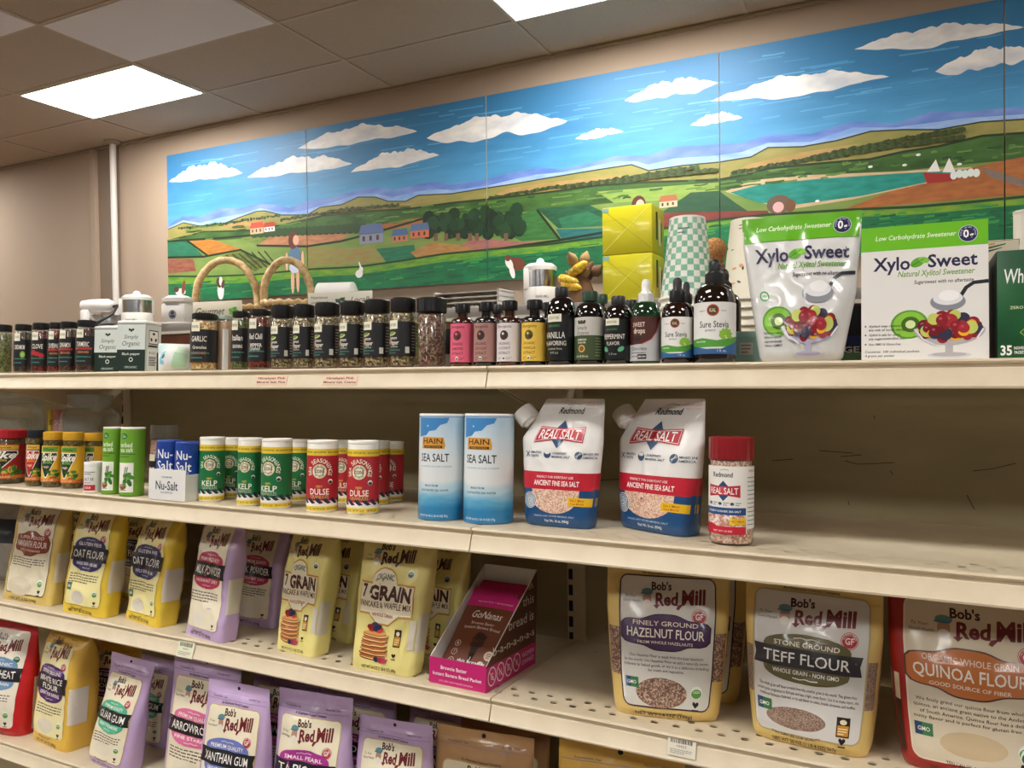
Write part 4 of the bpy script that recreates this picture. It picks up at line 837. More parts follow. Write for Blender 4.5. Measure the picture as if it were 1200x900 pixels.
def season(c, c2, word, sub):
    def f(A, r, h):
        a = 2.05*r
        A.rect(M(c, .4, coat=.2), -a, a, h*.17, h*.90, lay=0)
        for k in range(8): A.rect(c2, -a, a, h*(.15+.012*k), h*(.15+.012*(k+1))+h*.02*(8-k)*0, lay=1) if k < 2 else None
        A.rect('#e8c83a', -a, a, h*.83, h*.93, lay=2); A.rect('#e8c83a', -a, a, h*.02, h*.085, lay=2); A.rect('#efece2', -a, a, h*.085, h*.16, lay=2)
        for s in range(-2, 3): A.T('#5a4410', 'GREAT ON EVERYTHING', s*r*.9, h*.88, r*.8, h*.026, lay=3); A.T('#5a4410', 'NET WT 1.5 OZ', s*r*.9, h*.05, r*.75, h*.026, lay=3)
        P0 = []
        for k in range(-4, 5):
            x = k*r*.5; A.poly('#20243c', [(x-r*.3, h*.20), (x-r*.05, h*.215), (x+r*.1, h*.165), (x+r*.3, h*.135), (x+r*.05, h*.12), (x-r*.15, h*.15)], 4)
        A.ell('#e8d9a0', 0, h*.60, r*.46, r*.46, 4); A.ell('#c98a6a' if False else '#efe6d0', 0, h*.60, r*.41, r*.41, 5); A.ring('#3f6a48', 0, h*.60, r*.30, r*.30, r*.035, 6)
        A.asp = 1; A.T('#5a2a22', 'IODINE', 0, h*.60, r*.62, h*.05, bold=.02, lay=7); A.ringtext('#3f5a38', 'NATURAL SOURCE', 0, h*.60, r*.355, r*.085, 160, 20, lay=7); A.ringtext('#3f5a38', 'OF IODINE', 0, h*.60, r*.355, r*.085, 215, 325, lay=7)
        A.ringtext('#f2ecd8', 'SEA SEASONINGS', 0, h*.60, r*.70, r*.27, 205, -25, cw=.8, bold=.01, lay=4)
        A.T('#e0c040', 'organic', 0, h*.385, r*.42, h*.04, shear=.2, lay=4); A.T('#f4efe0', word, 0, h*.30, r*1.25, h*.085, bold=.012, lay=4); A.T(sub, 'GRANULES', 0, h*.225, r*1.2, h*.05, bold=.004, lay=4)
        A.ell('#f2efe6', r*.72, h*.45, r*.16, r*.16, 4); A.ell('#26402c', r*.72, h*.44, r*.13, r*.10, 5)
    return f
KELP = season('#13713f', '#5f9a7c', 'KELP', '#b8c8a8'); DULSE = season('#b32532', '#c96a86', 'DULSE', '#d8b060')
KB, KG, DG = M('#efece2', .4), 'green seaweed seasoning shakers', 'red seaweed seasoning shakers'
can(2, 232.5, 263, 513, 588, -12, 'seasoning_shaker', 'green kelp shaker standing next to the blue salt cans', 'shaker', KG, KB, KELP)
can(2, 260, 285, 513.5, 584, -24, 'seasoning_shaker', 'second green kelp shaker from the blue salt cans, set back a little', 'shaker', KG, KB, KELP)
can(2, 277.5, 306.5, 514, 593, -26, 'seasoning_shaker', 'third green kelp shaker from the blue salt cans', 'shaker', KG, KB, KELP)
can(2, 305, 342, 515, 596.5, -34, 'seasoning_shaker', 'front green kelp shaker standing next to the red shakers', 'shaker', KG, KB, KELP)
can(2, 335, 363, 516, 588, -22, 'seasoning_shaker', 'green kelp shaker in the shade behind the front row, beside the first red shaker', 'shaker', KG, KB, KELP)
can(2, 358.5, 396, 517, 600.5, -12, 'seasoning_shaker', 'red dulse shaker in front, standing next to the green shakers', 'shaker', DG, KB, DULSE)
can(2, 390, 418, 517, 590, -22, 'seasoning_shaker', 'red dulse shaker set back between the two front red shakers', 'shaker', DG, KB, DULSE)
can(2, 406, 444, 517.5, 603, -16, 'seasoning_shaker', 'red dulse shaker in front, nearer to the tall salt cylinders', 'shaker', DG, KB, DULSE)
can(2, 427, 456, 517.5, 592, -30, 'seasoning_shaker', 'red dulse shaker half hidden behind the second front one', 'shaker', DG, KB, DULSE)
can(2, 446, 472.5, 518.5, 588, -30, 'seasoning_shaker', 'rearmost red dulse shaker, last before the tall salt cylinders', 'shaker', DG, KB, DULSE)
SEA = M('#3f86c0', .35, coat=.3)
def hain(A, r, h):
    a = 2.6*r
    SK = bpy.data.materials.get('sea_print')
    if not SK:
        SK = bpy.data.materials.new('sea_print'); SK.use_nodes = True; nt = SK.node_tree; p = nt.nodes['Principled BSDF']; p.inputs['Roughness'].default_value = .35; p.inputs['Coat Weight'].default_value = .3
        tc = nt.nodes.new('ShaderNodeTexCoord'); s = nt.nodes.new('ShaderNodeSeparateXYZ'); nt.links.new(tc.outputs['Object'], s.inputs[0])
        mpn = nt.nodes.new('ShaderNodeMapping'); mpn.inputs['Scale'].default_value = (14, 14, 60); nz = nt.nodes.new('ShaderNodeTexNoise'); nz.inputs['Scale'].default_value = 1.6; nz.inputs['Detail'].default_value = 5
        nt.links.new(tc.outputs['Object'], mpn.inputs[0]); nt.links.new(mpn.outputs[0], nz.inputs['Vector'])
        m_ = nt.nodes.new('ShaderNodeMath'); m_.operation = 'DIVIDE'; m_.inputs[1].default_value = h; nt.links.new(s.outputs['Z'], m_.inputs[0])
        m2 = nt.nodes.new('ShaderNodeMath'); m2.operation = 'MULTIPLY_ADD'; m2.inputs[1].default_value = .16; nt.links.new(nz.outputs['Fac'], m2.inputs[0]); nt.links.new(m_.outputs[0], m2.inputs[2])
        cr = nt.nodes.new('ShaderNodeValToRGB'); e = cr.color_ramp.elements
        stops = [(.0, '#1f6a9c'), (.20, '#2f83b4'), (.28, '#5fa8cc'), (.38, '#b9d6e2'), (.48, '#e2e6e6'), (.66, '#dfe5e8'), (.85, '#cfdfe9'), (1., '#bcd6e8')]
        while len(e) < len(stops): e.new(.5)
        for i, (q, c) in enumerate(stops): e[i].position = q; e[i].color = lin(c)
        nt.links.new(m2.outputs[0], cr.inputs[0]); nt.links.new(cr.outputs[0], p.inputs['Base Color'])
    A.rect(SK, -a, a, h*.008, h*.995, lay=0)
    A.poly('#3f86c4', [(-r*.95, h*.99), (r*.55, h*.99), (r*.45, h*.94), (r*.15, h*.92), (-r*.05, h*.87), (-r*.35, h*.86), (-r*.5, h*.82), (-r*.95, h*.80)], 1)
    A.ell('#f0f4f4', -r*.42, h*.91, r*.03, r*.03, 2)
    A.poly('#d99a3a', [(-r*.75, h*.69), (r*.35, h*.69), (r*.38, h*.73), (r*.3, h*.80), (-r*.72, h*.805)], 2); A.T('#2a1a10', 'HAIN', -r*.2, h*.765, r*.92, h*.05, bold=.01, lay=3); A.rect('#2a1a10', -r*.62, r*.25, h*.697, h*.72, lay=3); A.T('#d99a3a', 'PURE FOODS', -r*.18, h*.708, r*.72, h*.014, lay=4)
    A.T('#16202c', 'SEA SALT', -r*.12, h*.605, r*1.35, h*.075, bold=.012, lay=3); A.T('#7f97a8', 'AS GOOD AS OUR OCEANS', -r*.05, h*.52, r*1.45, h*.014, lay=3)
    A.T('#33475a', 'MADE FROM', -r*.22, h*.335, r*.6, h*.02, lay=3); A.T('#33475a', 'EVAPORATED SEA WATER', -r*.1, h*.29, r*1.3, h*.02, lay=3); A.T('#dcebf2', 'NET WT 26 OZ (1 LB 10 OZ) 737g', -r*.15, h*.045, r*1.35, h*.018, lay=3)
can(2, 489.5, 544, 485.5, 610.5, -14, 'salt_cylinder', 'tall blue and white sea salt cylinder, next to the red shakers', 'salt can', 'tall sea salt cylinders', SEA, hain, lidh=.028, topm=M('#f1f1ee', .35))
can(2, 542.5, 602, 485.5, 615, -15, 'salt_cylinder', 'tall blue and white sea salt cylinder, touching the first salt pouch', 'salt can', 'tall sea salt cylinders', SEA, hain, lidh=.028, topm=M('#f1f1ee', .35))
def herba(A, r, h):
    a = 2.9*r; A.rect(M('#6fa52e', .4), -a, a, h*.01, h*.99, lay=0); A.rect('#f0efe4', -r*1.0, r*.55, h*.06, h*.50, lay=1)
    A.ell('#2f6a3a', -r*.35, h*.90, r*.34, h*.045, 1); A.T('#f2f4e8', 'Co', -r*.35, h*.90, r*.36, h*.04, lay=2)
    A.T('#f2f4e8', 'herbed', -r*.2, h*.77, r*1.2, h*.07, bold=.01, lay=1); A.T('#f2f4e8', 'sea salt', -r*.15, h*.695, r*1.25, h*.065, bold=.01, lay=1); A.para('#345a1c', -r*.85, r*.7, h*.63, h*.59, 2, h*.015)
    A.ell('#8a4a36', -r*.4, h*.15, r*.38, h*.055, 2); A.ell('#efe6da', -r*.4, h*.19, r*.3, h*.035, 3); A.ell('#c98a78', -r*.4, h*.165, r*.37, h*.02, 4)
    for k in range(7): A.ell(('#4f8f34', '#7fae4a', '#2f6a2a')[k % 3], -r*.2+k*r*.09, h*(.2+.03*((k*3) % 5)), r*.17, h*.055, 2+k % 2, rot=k*40)
    for k in range(3): A.line('#2f5a2a', [(-r*.3+k*r*.1, h*.26), (-r*.15+k*r*.12, h*.44)], r*.05)
    A.para('#8a9a70', -r*.8, r*.4, h*.09, h*.09, 1, h*.015)
HG = 'green herbed salt tubes'
can(2, 119, 143, 501, 579.5, -26, 'salt_tube', 'green herbed salt tube with its half behind the other, beside the white tub', 'salt can', HG, M('#6fa52e', .4), herba, lidh=.03)
can(2, 139.5, 169, 501.5, 582, -26, 'salt_tube', 'green herbed salt tube in front, beside the clear pink salt jar', 'salt can', HG, M('#6fa52e', .4), herba, lidh=.03)
def jar2(x0, x1, ytop, ybot, turn, nm, lab, cat, grp, cont, lidm, art, lidh=.15, glassm=None, shoulder=.9, ridge=30, fill=1., sh=2, inset=None):
    Pf = ondeck(sh, (x0+x1)/2, ybot) if inset is None else deck(sh, (x0+x1)/2, inset); r = wm(Pf, x0, x1)/2; d = Vector((Pf.x, Pf.y, 0)).normalized()*r*.96; P = Pf+d; P.z = SZ[sh]-(P.y-SD[sh])*math.tan(TILT[sh]); h = hm(Pf, ytop, ybot if ybot else proj(Pf)[1])
    t = thing(nm, lab, cat, stand(P, sh, face_cam(P, turn)), grp); zl = h*(1-lidh)
    if cont: lathe('filling', [(r*.9, .002), (r*.965, .006), (r*.965, zl*.82*fill), (r*.97*shoulder, zl*.94*fill), (r*.97*shoulder, zl*.99*fill)], cont, t)
    lathe('jar_body', [(r*.92, 0), (r*.99, .003), (r, .008), (r, zl*.84), (r*.97, zl*.9), (r*shoulder, zl*.96), (r*shoulder, zl+.002)], glassm or CLEAR, t)
    cap('lid', r*(shoulder+.05), zl, h, lidm, t, ridge)
    if art: A = Art(); art(A, r, zl); A.build('label_print', fcyl(r+.0003), t, cut=(r*.15, 1))
    return t
def spike(bg, tri, l2, strip):
    def f(A, r, h):
        a = 1.9*r; A.rect(bg, -a, a, h*.12, h*.88, lay=0); A.rect(strip, -r*.9, r*.75, h*.76, h*.86, lay=1); A.T('#22301a', 'All Purpose', -r*.1, h*.81, r*1.0, h*.05, lay=2)
        A.poly('#f2efe2', [(-r*1.25, h*.74), (r*.72, h*.74), (r*.74, h*.66), (-r*.25, h*.20), (-r*.42, h*.20), (-r*1.25, h*.6)], 1); A.poly(tri, [(-r*1.2, h*.725), (r*.66, h*.725), (r*.68, h*.66), (-r*.27, h*.225), (-r*.4, h*.225), (-r*1.2, h*.6)], 2)
        A.T('#f4f1e6', 'Spike', -r*.12, h*.645, r*1.55, h*.15, bold=.03, shear=.35, lay=3)
        A.T(l2, 'SEASONING', -r*.2, h*.53, r*.9, h*.055, bold=.02, lay=3); A.T('#e8e0c0', 'magic', -r*.3, h*.44, r*.6, h*.05, lay=3)
        rn = random.Random(3)
        for k in range(16): A.ell(('#3f7a2a', '#5f9a34', '#c8502a', '#2f5a22', '#d8b040')[k % 5], rn.uniform(-.05, .8)*r, h*rn.uniform(.18, .36), r*.16, h*.05, 3+k % 4, rot=k*30)
        A.rect('#d8752a', -a, a, h*.12, h*.19, lay=1); A.T('#f0e4c0', 'NET WT 14 OZ', -r*.1, h*.155, r*1.0, h*.035, lay=2)
    return f
YL = M('#d9a52c', .35); SEAS = speck(('#6a5a34', '#8a7a44', '#4a4a28'), 300)
jar2(-26, 33.5, 504.5, 567.5, -8, 'seasoning_jar', 'large red-lidded seasoning jar cut by the frame edge', 'jar', None, SEAS, M('#b3202a', .35), spike('#a81c22', '#14221c', '#e0c040', '#e0b040'), lidh=.16)
jar2(29.5, 52, 504.5, 570, -20, 'seasoning_jar', 'navy-lidded seasoning jar with a red and black label, between the red and yellow lids', 'jar', None, SEAS, M('#16202c', .35), spike('#1d1c26', '#c02a26', '#f0a030', '#e0b040'), lidh=.14)
SP = spike('#e2b02a', '#16301f', '#8ac04a', '#5f9a34')
jar2(48, 74.5, 506.5, 571.5, -20, 'seasoning_jar', 'yellow-lidded seasoning jar standing against the navy-lidded one', 'jar', 'yellow-lidded seasoning jars', SEAS, YL, SP, lidh=.15)
jar2(71, 98, 507, 573, -26, 'seasoning_jar', 'middle one of the yellow-lidded seasoning jars', 'jar', 'yellow-lidded seasoning jars', SEAS, YL, SP, lidh=.15)
jar2(92, 122.5, 508, 574, -30, 'seasoning_jar', 'yellow-lidded seasoning jar behind the small white tub', 'jar', 'yellow-lidded seasoning jars', SEAS, YL, SP, lidh=.15) if False else None
jar2(93, 122, 508, 570, -36, 'seasoning_jar', 'yellow-lidded seasoning jar behind the small white tub', 'jar', 'yellow-lidded seasoning jars', SEAS, YL, SP, lidh=.15)
def tub(A, r, h):
    A.para('#5a5a64', -r*.75, r*.5, h*.80, h*.72, 2, h*.03); A.T('#2a2a30', 'SALT XR', -r*.2, h*.52, r*1.1, h*.12, bold=0); A.rect('#b8242c', -r*.85, r*.5, h*.08, h*.30); A.T('#f2e8e4', 'SODIUM', -r*.3, h*.19, r*.7, h*.08); A.para('#c06a70', -r*.8, r*.5, h*.38, h*.34, 1, h*.03)
can(2, 97.5, 122, 542, 577.5, -22, 'white_tub', 'small white lidded tub with a red band, in front of the yellow jars', 'tub', None, M('#e4e2de', .45), tub, lidh=.16, topm=M('#f1efeb', .4))
PINK = speck(('#e0b8a8', '#d8a08e', '#efd8cc', '#c98a78'), 400)
def saltl(A, r, h): A.rect(BLK, -r*1.1, -r*.15, h*.02, h*.62, lay=0); A.rect(CREAM, -r*.95, -r*.3, h*.56, h*.70, lay=1); A.T(WHT, 'PINK', -r*.6, h*.40, r*.7, h*.06, lay=1); A.T(WHT, 'SALT', -r*.6, h*.3, r*.75, h*.08, bold=0, lay=1)
jar2(174, 208, 498.5, 572, -20, 'salt_jar', 'clear capped jar of pink salt behind the small white salt box', 'jar', None, PINK, glass('#e6e6e2', .12, 1.5, .12), saltl, lidh=.24, fill=1., shoulder=.93)
# white tray box holding two blue salt cans
PL, PR = ondeck(2, 172.5, 585), ondeck(2, 218, 588.5); PL.y = PR.y = (PL.y+PR.y)/2; w = (PR-PL).length; P = (PL+PR)/2; P.z = SZ[2]-(P.y-SD[2])*math.tan(TILT[2]); h = hm(P, 551, 587)
t = thing('salt_box', 'small white open salt box holding the two blue cans', 'box', stand(P, 2, 0)); WB = M('#e6e4e0', .5); dpt = .042
box('front_panel', (-w/2, w/2, 0, .0012, 0, h), WB, t); box('side_panel', (w/2-.0012, w/2, .0012, dpt, 0, h*.86), WB, t); box('side_panel', (-w/2, -w/2+.0012, .0012, dpt, 0, h*.86), WB, t); box('back_panel', (-w/2, w/2, dpt, dpt+.0012, 0, h*.86), WB, t); box('bottom_panel', (-w/2+.0013, w/2-.0013, .0013, dpt-.0001, .0002, .0012), WB, t)
A = Art(h/w); A.T('#22405a', 'Nu-Salt', 0, 48, 60, 28, bold=.01); A.T('#5a6a7a', 'SODIUM-FREE', 0, 75, 28, 5); A.T('#5a6a7a', 'SALT SUBSTITUTE', 0, 25, 32, 5); A.build('label_print', fplane((0, 0, 0), (w/100, 0, 0), (0, 0, h/100), (0, -1, 0)), t, flat=True)
def nus(A, r, h): A.rect(M('#173f96', .4), -2.9*r, 2.9*r, h*.02, h*.99, lay=0); A.T('#f2f2ee', 'Nu-', -r*.15, h*.80, r*1.3, h*.16, bold=.01, lay=1); A.T('#f2f2ee', 'Salt', -r*.15, h*.59, r*1.35, h*.17, bold=.01, lay=1); A.T('#cfd8e8', 'SUBSTITUTE', -r*.15, h*.47, r*1.0, h*.04, lay=1)
q = stand(P, 2, 0)
for dx, lab in ((w/2-.0215-.0375, 'blue salt can in the white box, nearer to the pink salt jar'), (w/2-.0195, 'blue salt can in the white box, nearer to the green shakers')):
    c = q @ Vector((dx, .0208, 0)); r = .0178; hh = hm(c, 520.5, 586)*1.02
    u = thing('salt_can', lab, 'salt can', stand(c, 2, face_cam(c, -14), .0013), 'blue salt cans'); lathe('can_body', [(r*.97, 0), (r, .001), (r, hh*.97)], M('#173f96', .4), u); lathe('can_lid', [(r, hh*.968), (r*1.015, hh*.972), (r*1.01, hh-.001), (r*.96, hh)], M('#22479e', .35), u)
    A = Art(); nus(A, r, hh*.96); A.build('label_print', fcyl(r+.0001), u, cut=(r*.15, 1))
# big empty glass jars, a wooden-handled scoop and packets behind them
def bigjar(x0, x1, ytop, inset, lab, neck):
    P = deck(2, (x0+x1)/2, inset); r = wm(P, x0, x1)/2; h = hm(P, ytop, proj(P)[1]); t = thing('glass_storage_jar', lab, 'glass jar', stand(P, 2), 'large clear storage jars')
    h = min(h+.01, .165)
    o = [(r*.9, 0), (r, .006), (r, h*.66), (r*.96, h*.76), (r*neck, h*.83), (r*neck, h*.86), (r*(neck+.04), h*.87), (r*(neck+.04), h*.89), (r*neck, h*.90), (r*neck, h*.94), (r*(neck+.04), h*.95), (r*(neck+.04), h*.99), (r*neck, h)]
    me = lathem(o, 48); bmx = bmesh.new(); bmx.from_mesh(me); bmesh.ops.delete(bmx, geom=[f for f in bmx.faces if len(f.verts) > 4 and f.calc_center_median().z > h*.9], context='FACES'); bmx.to_mesh(me); bmx.free()
    obj('jar_glass', me, glass('#f1f3ee', .06, 1.8, .22), t, smooth=40)
bigjar(-24, 52, 466, .20, 'large clear threaded glass jar cut by the frame edge', .86); bigjar(66, 140, 468, .215, 'large clear glass jar leaning a wooden handle, in front of the slotted post', .72)
P = deck(2, 127, .15); t = thing('wooden_scoop', 'dark wooden scoop handle resting by the large glass jars', 'scoop', stand(P, 2)); k = depth(P)/FPX
o = obj('handle', tubem([(-.012, .0, .004), (-.002, .002, .03), (.008, .004, .055), (.014, .006, .08), (.016, .006, .094)], [.004, .0045, .0045, .005, .003]), M('#5a3a24', .45), t, smooth=50)
o = obj('scoop_bowl', lathem([(.001, 0), (.009, .003), (.013, .010), (.012, .011), (.008, .005), (.001, .003)], 20), M('#5a3a24', .45), t, smooth=50); o.location = (-.012, 0, 0)
for x0, x1, c, c2, nm, lab in ((54.5, 60.5, '#e8cf1e', '#f2e060', 'yellow_packet', 'narrow yellow packet standing between the two glass jars'), (60, 73, '#c77a84', '#e3aab0', 'pink_packet', 'crumpled pink packet between the glass jars')):
    P = deck(2, (x0+x1)/2, .17); w = wm(P, x0, x1); h = hm(P, 480, proj(P)[1]); t = thing(nm, lab, 'packet', stand(P, 2, face_cam(P)))
    me = boxm(-w/2, w/2, 0, .012, 0, h, bev=.003); obj('packet_body', me, M(c, .4, mix=(c2, 60, 3, .45, .7), bump=(70, .4, .004)), t, smooth=50)
    A = Art(h/w); A.T('#8a2a2a' if 'yel' in nm else '#f4e8e8', 'SALT', 0, 80, 70, 8); A.build('label_print', fplane((0, -.0003, 0), (w/100, 0, 0), (0, 0, h/100), (0, -1, 0)), t, flat=True)
# ------------------------------------------------------------------ pouches and bags
def bagplace(sh, l, r, ytop, T):
    PL, PR = ondeck(sh, *l), ondeck(sh, *r); P = (PL+PR)/2; w = (PR-PL).length; rz = math.atan2(PR.y-PL.y, PR.x-PL.x)
    return P, w, rz, hm(P, ytop, (l[1]+r[1])/2)
FOIL = dict(r=.34, coat=.25)
def bagm(c): return M(c, .36, coat=.25, bump=(38, .35, .004))
def oat(c): return M(c, .5, mix=('#8a7a6c', 260, 3, .5, .75))
def dome(A, c, cx, cy, w, h, lay=None):
    top = [(cx+.40*w*math.cos(math.radians(q)), cy+h*.25+h*.25*math.sin(math.radians(q))) for q in range(0, 181, 15)]
    bot = [(cx+.40*w*math.cos(math.radians(q)), cy-h*.25+h*.25*math.sin(math.radians(q))) for q in range(180, 361, 15)]
    A.poly(c, [(cx+.46*w, cy+h*.17), (cx+.40*w, cy+h*.17)]+top+[(cx-.40*w, cy+h*.17), (cx-.46*w, cy+h*.17), (cx-.46*w, cy-h*.17), (cx-.40*w, cy-h*.17)]+bot+[(cx+.40*w, cy-h*.17), (cx+.46*w, cy-h*.17)], lay)
def plaque(A, c, cx, cy, w, h, lay=None):
    n = 24; up = []
    for i in range(n+1):
        x = -1+2*i/n; e = max(0, 1-abs(x)**7)**.5; up.append((x, (.70+.30*math.exp(-(x/.42)**4))*(.55+.45*e)))
    A.poly(c, [(cx+w/2*x, cy+h/2*y) for x, y in up[::-1]]+[(cx+w/2*x, cy-h/2*y) for x, y in up], lay)
RED = '#6e1722'
def logo(A, cx, cy, w, h, k='#3a1014', c=RED, face=True, rot=4, short=None):
    A.T(k, "Bob's", cx-w*.22, cy+h*.62, w*.34, h*.46, bold=.03, rot=rot*.4)
    if face:
        fx, fy = cx-w*.46, cy-h*.02; A.ell('#b98a78', fx, fy-h*.12, w*.075, h*.42); A.ell('#e4ddd2', fx, fy-h*.42, w*.07, h*.24); A.ell('#5f8a94', fx, fy+h*.28, w*.10, h*.20); A.rect('#4a7480', fx-w*.11, fx+w*.08, fy+h*.12, fy+h*.2)
        A.T('#3a3230', 'To Your', cx-w*.74, cy-h*.05, w*.2, h*.15, shear=.3, bold=0); A.T('#3a3230', 'Good Health', cx-w*.72, cy-h*.33, w*.3, h*.16, shear=.3, bold=0)
    A.T(c, 'Red', cx-w*.13, cy-h*.12, w*.40, h*.72, bold=.035, rot=rot, shear=.12); A.T(c, 'Mill', cx+w*.32, cy+h*.06, w*.42, h*.84, bold=.035, rot=rot, shear=.12)
    A.poly(c, [(cx-w*.36, cy-h*.5), (cx-w*.24, cy-h*.46), (cx-w*.30, cy-h*.72)]); A.poly(c, [(cx+w*.06, cy-h*.44), (cx+w*.16, cy-h*.34), (cx+w*.07, cy-h*.74), (cx+w*.03, cy-h*.66)])
def gf(A, x, y, r): A.ell('#b3262c', x, y, r); A.ring('#f0e4dc', x, y, r*.92, None, r*.06); A.T('#f4ece4', 'GF', x, y, r*1.0, r*.75/A.asp, bold=.02); A.ringtext('#f0e0d8', 'GLUTEN FREE', x, y, r*.74, r*.24, 170, 10, bold=0)
def heart(A, x, y, s, c=BLK): A.poly(c, [(x, y-s*1.0/A.asp), (x+s, y+s*.1/A.asp), (x+s*.9, y+s*.75/A.asp), (x+s*.4, y+s*.85/A.asp), (x, y+s*.45/A.asp), (x-s*.4, y+s*.85/A.asp), (x-s*.9, y+s*.75/A.asp), (x-s, y+s*.1/A.asp)]); A.rect(c, x-s*1.1, x+s*1.1, y-s*1.7/A.asp, y-s*1.35/A.asp)
def panel(A, c, x0=-44, x1=44, y0=8, y1=93, line=None, r=6):
    A.rect(c, x0, x1, y0, y1, r, lay=0)
    if line: A.frame(line, x0, x1, y0, y1, 1.1, r, 1)
def badge(A, style, cols, texts, cy=52, w=84, h=30):
    cx = -1
    if style == 'dome':
        dome(A, cols[0], cx, cy, w, h)
        A.poly(cols[1], [(cx-w*.5, cy+h*.20), (cx+w*.5, cy+h*.20), (cx+w*.48, cy), (cx+w*.5, cy-h*.20), (cx-w*.5, cy-h*.20), (cx-w*.48, cy)])
        a, b, c = texts
        if isinstance(b, tuple): A.T('#f1efe8', b[0], cx, cy+h*.09, w*.72, h*.14, bold=.006); A.T('#f1efe8', b[1], cx, cy-h*.10, w*.5, h*.14, bold=.006)
        elif b: A.T('#f1efe8', b, cx, cy, w*.80, h*.22, bold=.006)
        if a: A.T('#efe9dc', a, cx, cy+h*.29, w*.6, h*.095)
        if c: A.T('#f2efe4', c, cx, cy-h*.285, w*.62, h*.085, bold=.016)
        A.line('#efe9dc', [(cx-w*.12, cy+h*.40), (cx-w*.05, cy+h*.42), (cx, cy+h*.40), (cx+w*.05, cy+h*.42), (cx+w*.12, cy+h*.40)], .6); A.line('#efe9dc', [(cx-w*.12, cy-h*.40), (cx-w*.05, cy-h*.42), (cx, cy-h*.40), (cx+w*.05, cy-h*.42), (cx+w*.12, cy-h*.40)], .6)
    else:
        plaque(A, cols[1], cx, cy, w, h); plaque(A, cols[0], cx, cy, w*.965, h*.93); a, b, c = texts
        A.T('#efe2d0', a, cx, cy+h*.24, w*.72, h*.12, bold=.006); A.T('#f4eee2', b, cx, cy-h*.02, w*.86, h*.24, bold=.012); A.T('#efe2d0', c, cx, cy-h*.27, w*.62, h*.075)
def window(A, c, cx, cy, rx, ry, cap_=True):
    A.ell(M(c, .5, mix=('#00000', 1, 1, .5, .6)) if False else c, cx, cy, rx, ry)
    if cap_: A.T('#2a2422', 'YOU CAN SEE OUR QUALITY', cx, cy-ry-3.2, rx*1.7, 1.5, arc=-1.2)
def nongmo(A, x, y): A.rect('#2a4a6a', x-6, x+6, y-3.4, y+3.4); A.rect('#3f7a4a', x-1, x+6, y-3.4, y+3.4); A.T(WHT, 'GMO', x, y, 8, 2.2)
def usda(A, x, y, r, c='#2f6a4a'): A.ell('#e8ede4', x, y, r); A.ell(c, x, y-r*.18/A.asp, r*.86, r*.7/A.asp); A.T('#f0f2ea', 'USDA', x, y+r*.1/A.asp, r*1.1, r*.4/A.asp, bold=.01)
def kosher(A, x, y): A.rect('#2a1c10', x-5, x+5, y-6, y+6); A.rect('#c98a2a', x-4.2, x+4.2, y-5.2, y+1); A.ell('#e8dcc0', x, y+3, 2.6, 1.6); A.para('#f0e0b0', x-3.6, x+3.6, y-1, y-4, 3, .7)
def net(A, t, w=54, y=3.2, c='#33261a', h=2.6): A.T(c, t, -2, y, w, h, bold=.012)
def body_lines(A, lines, y, dy, w=78, h=1.7, c='#332c2a', cx=0):
    for i, s in enumerate(lines): A.T(c, s, cx, y-i*dy, w*min(1, len(s)/max(map(len, lines))), h, bold=.002)
def sides(par, fm, cols):
    """windows of clear film on the bag's sides: (x0, x1, y0, y1, colour)"""
    A = Art(); A.r = .3
    for x0, x1, y0, y1, c in cols: A.rect(c, x0, x1, y0, y1, lay=0)
    A.build("clear_window", fm, par, cut=(3, 2.6), base=6e-4)
def bag(sh, l, r, ytop, T, lab, c, front, kind='pouch', nm='flour_bag', cat='flour bag', grp=None, win=None, seed=1, lean=.0, roll=0., topw=1., wr=.002, dz=0, hs=1., rz=None, hole=False, wid=None, **kw):
    P, w, rz0, h = bagplace(sh, l, r, ytop, T); rz = rz0 if rz is None else math.radians(rz); w = wid or w
    t = thing(nm, lab, cat, stand(P, sh, rz), grp)
    fm = pouch(t, w, h*hs, T, c if not isinstance(c, str) else bagm(c), kind, lean, roll, seed=seed, topw=topw, wr=wr, **kw)
    A = Art(h*hs/w); A.r = .36; A.coat = .25; front(A)
    if hole: A.ell(DARK, 0, 96.2, 2.2); 
    A.build('label_print', fm, t, cut=(3, 2.6), base=7e-4, eps=1.3e-4)
    if win: sides(t, fm, win)
    print('BAG', lab[:40], 'w%.3f h%.3f rz%.0f' % (w, h*hs, math.degrees(rz0)))
    return t
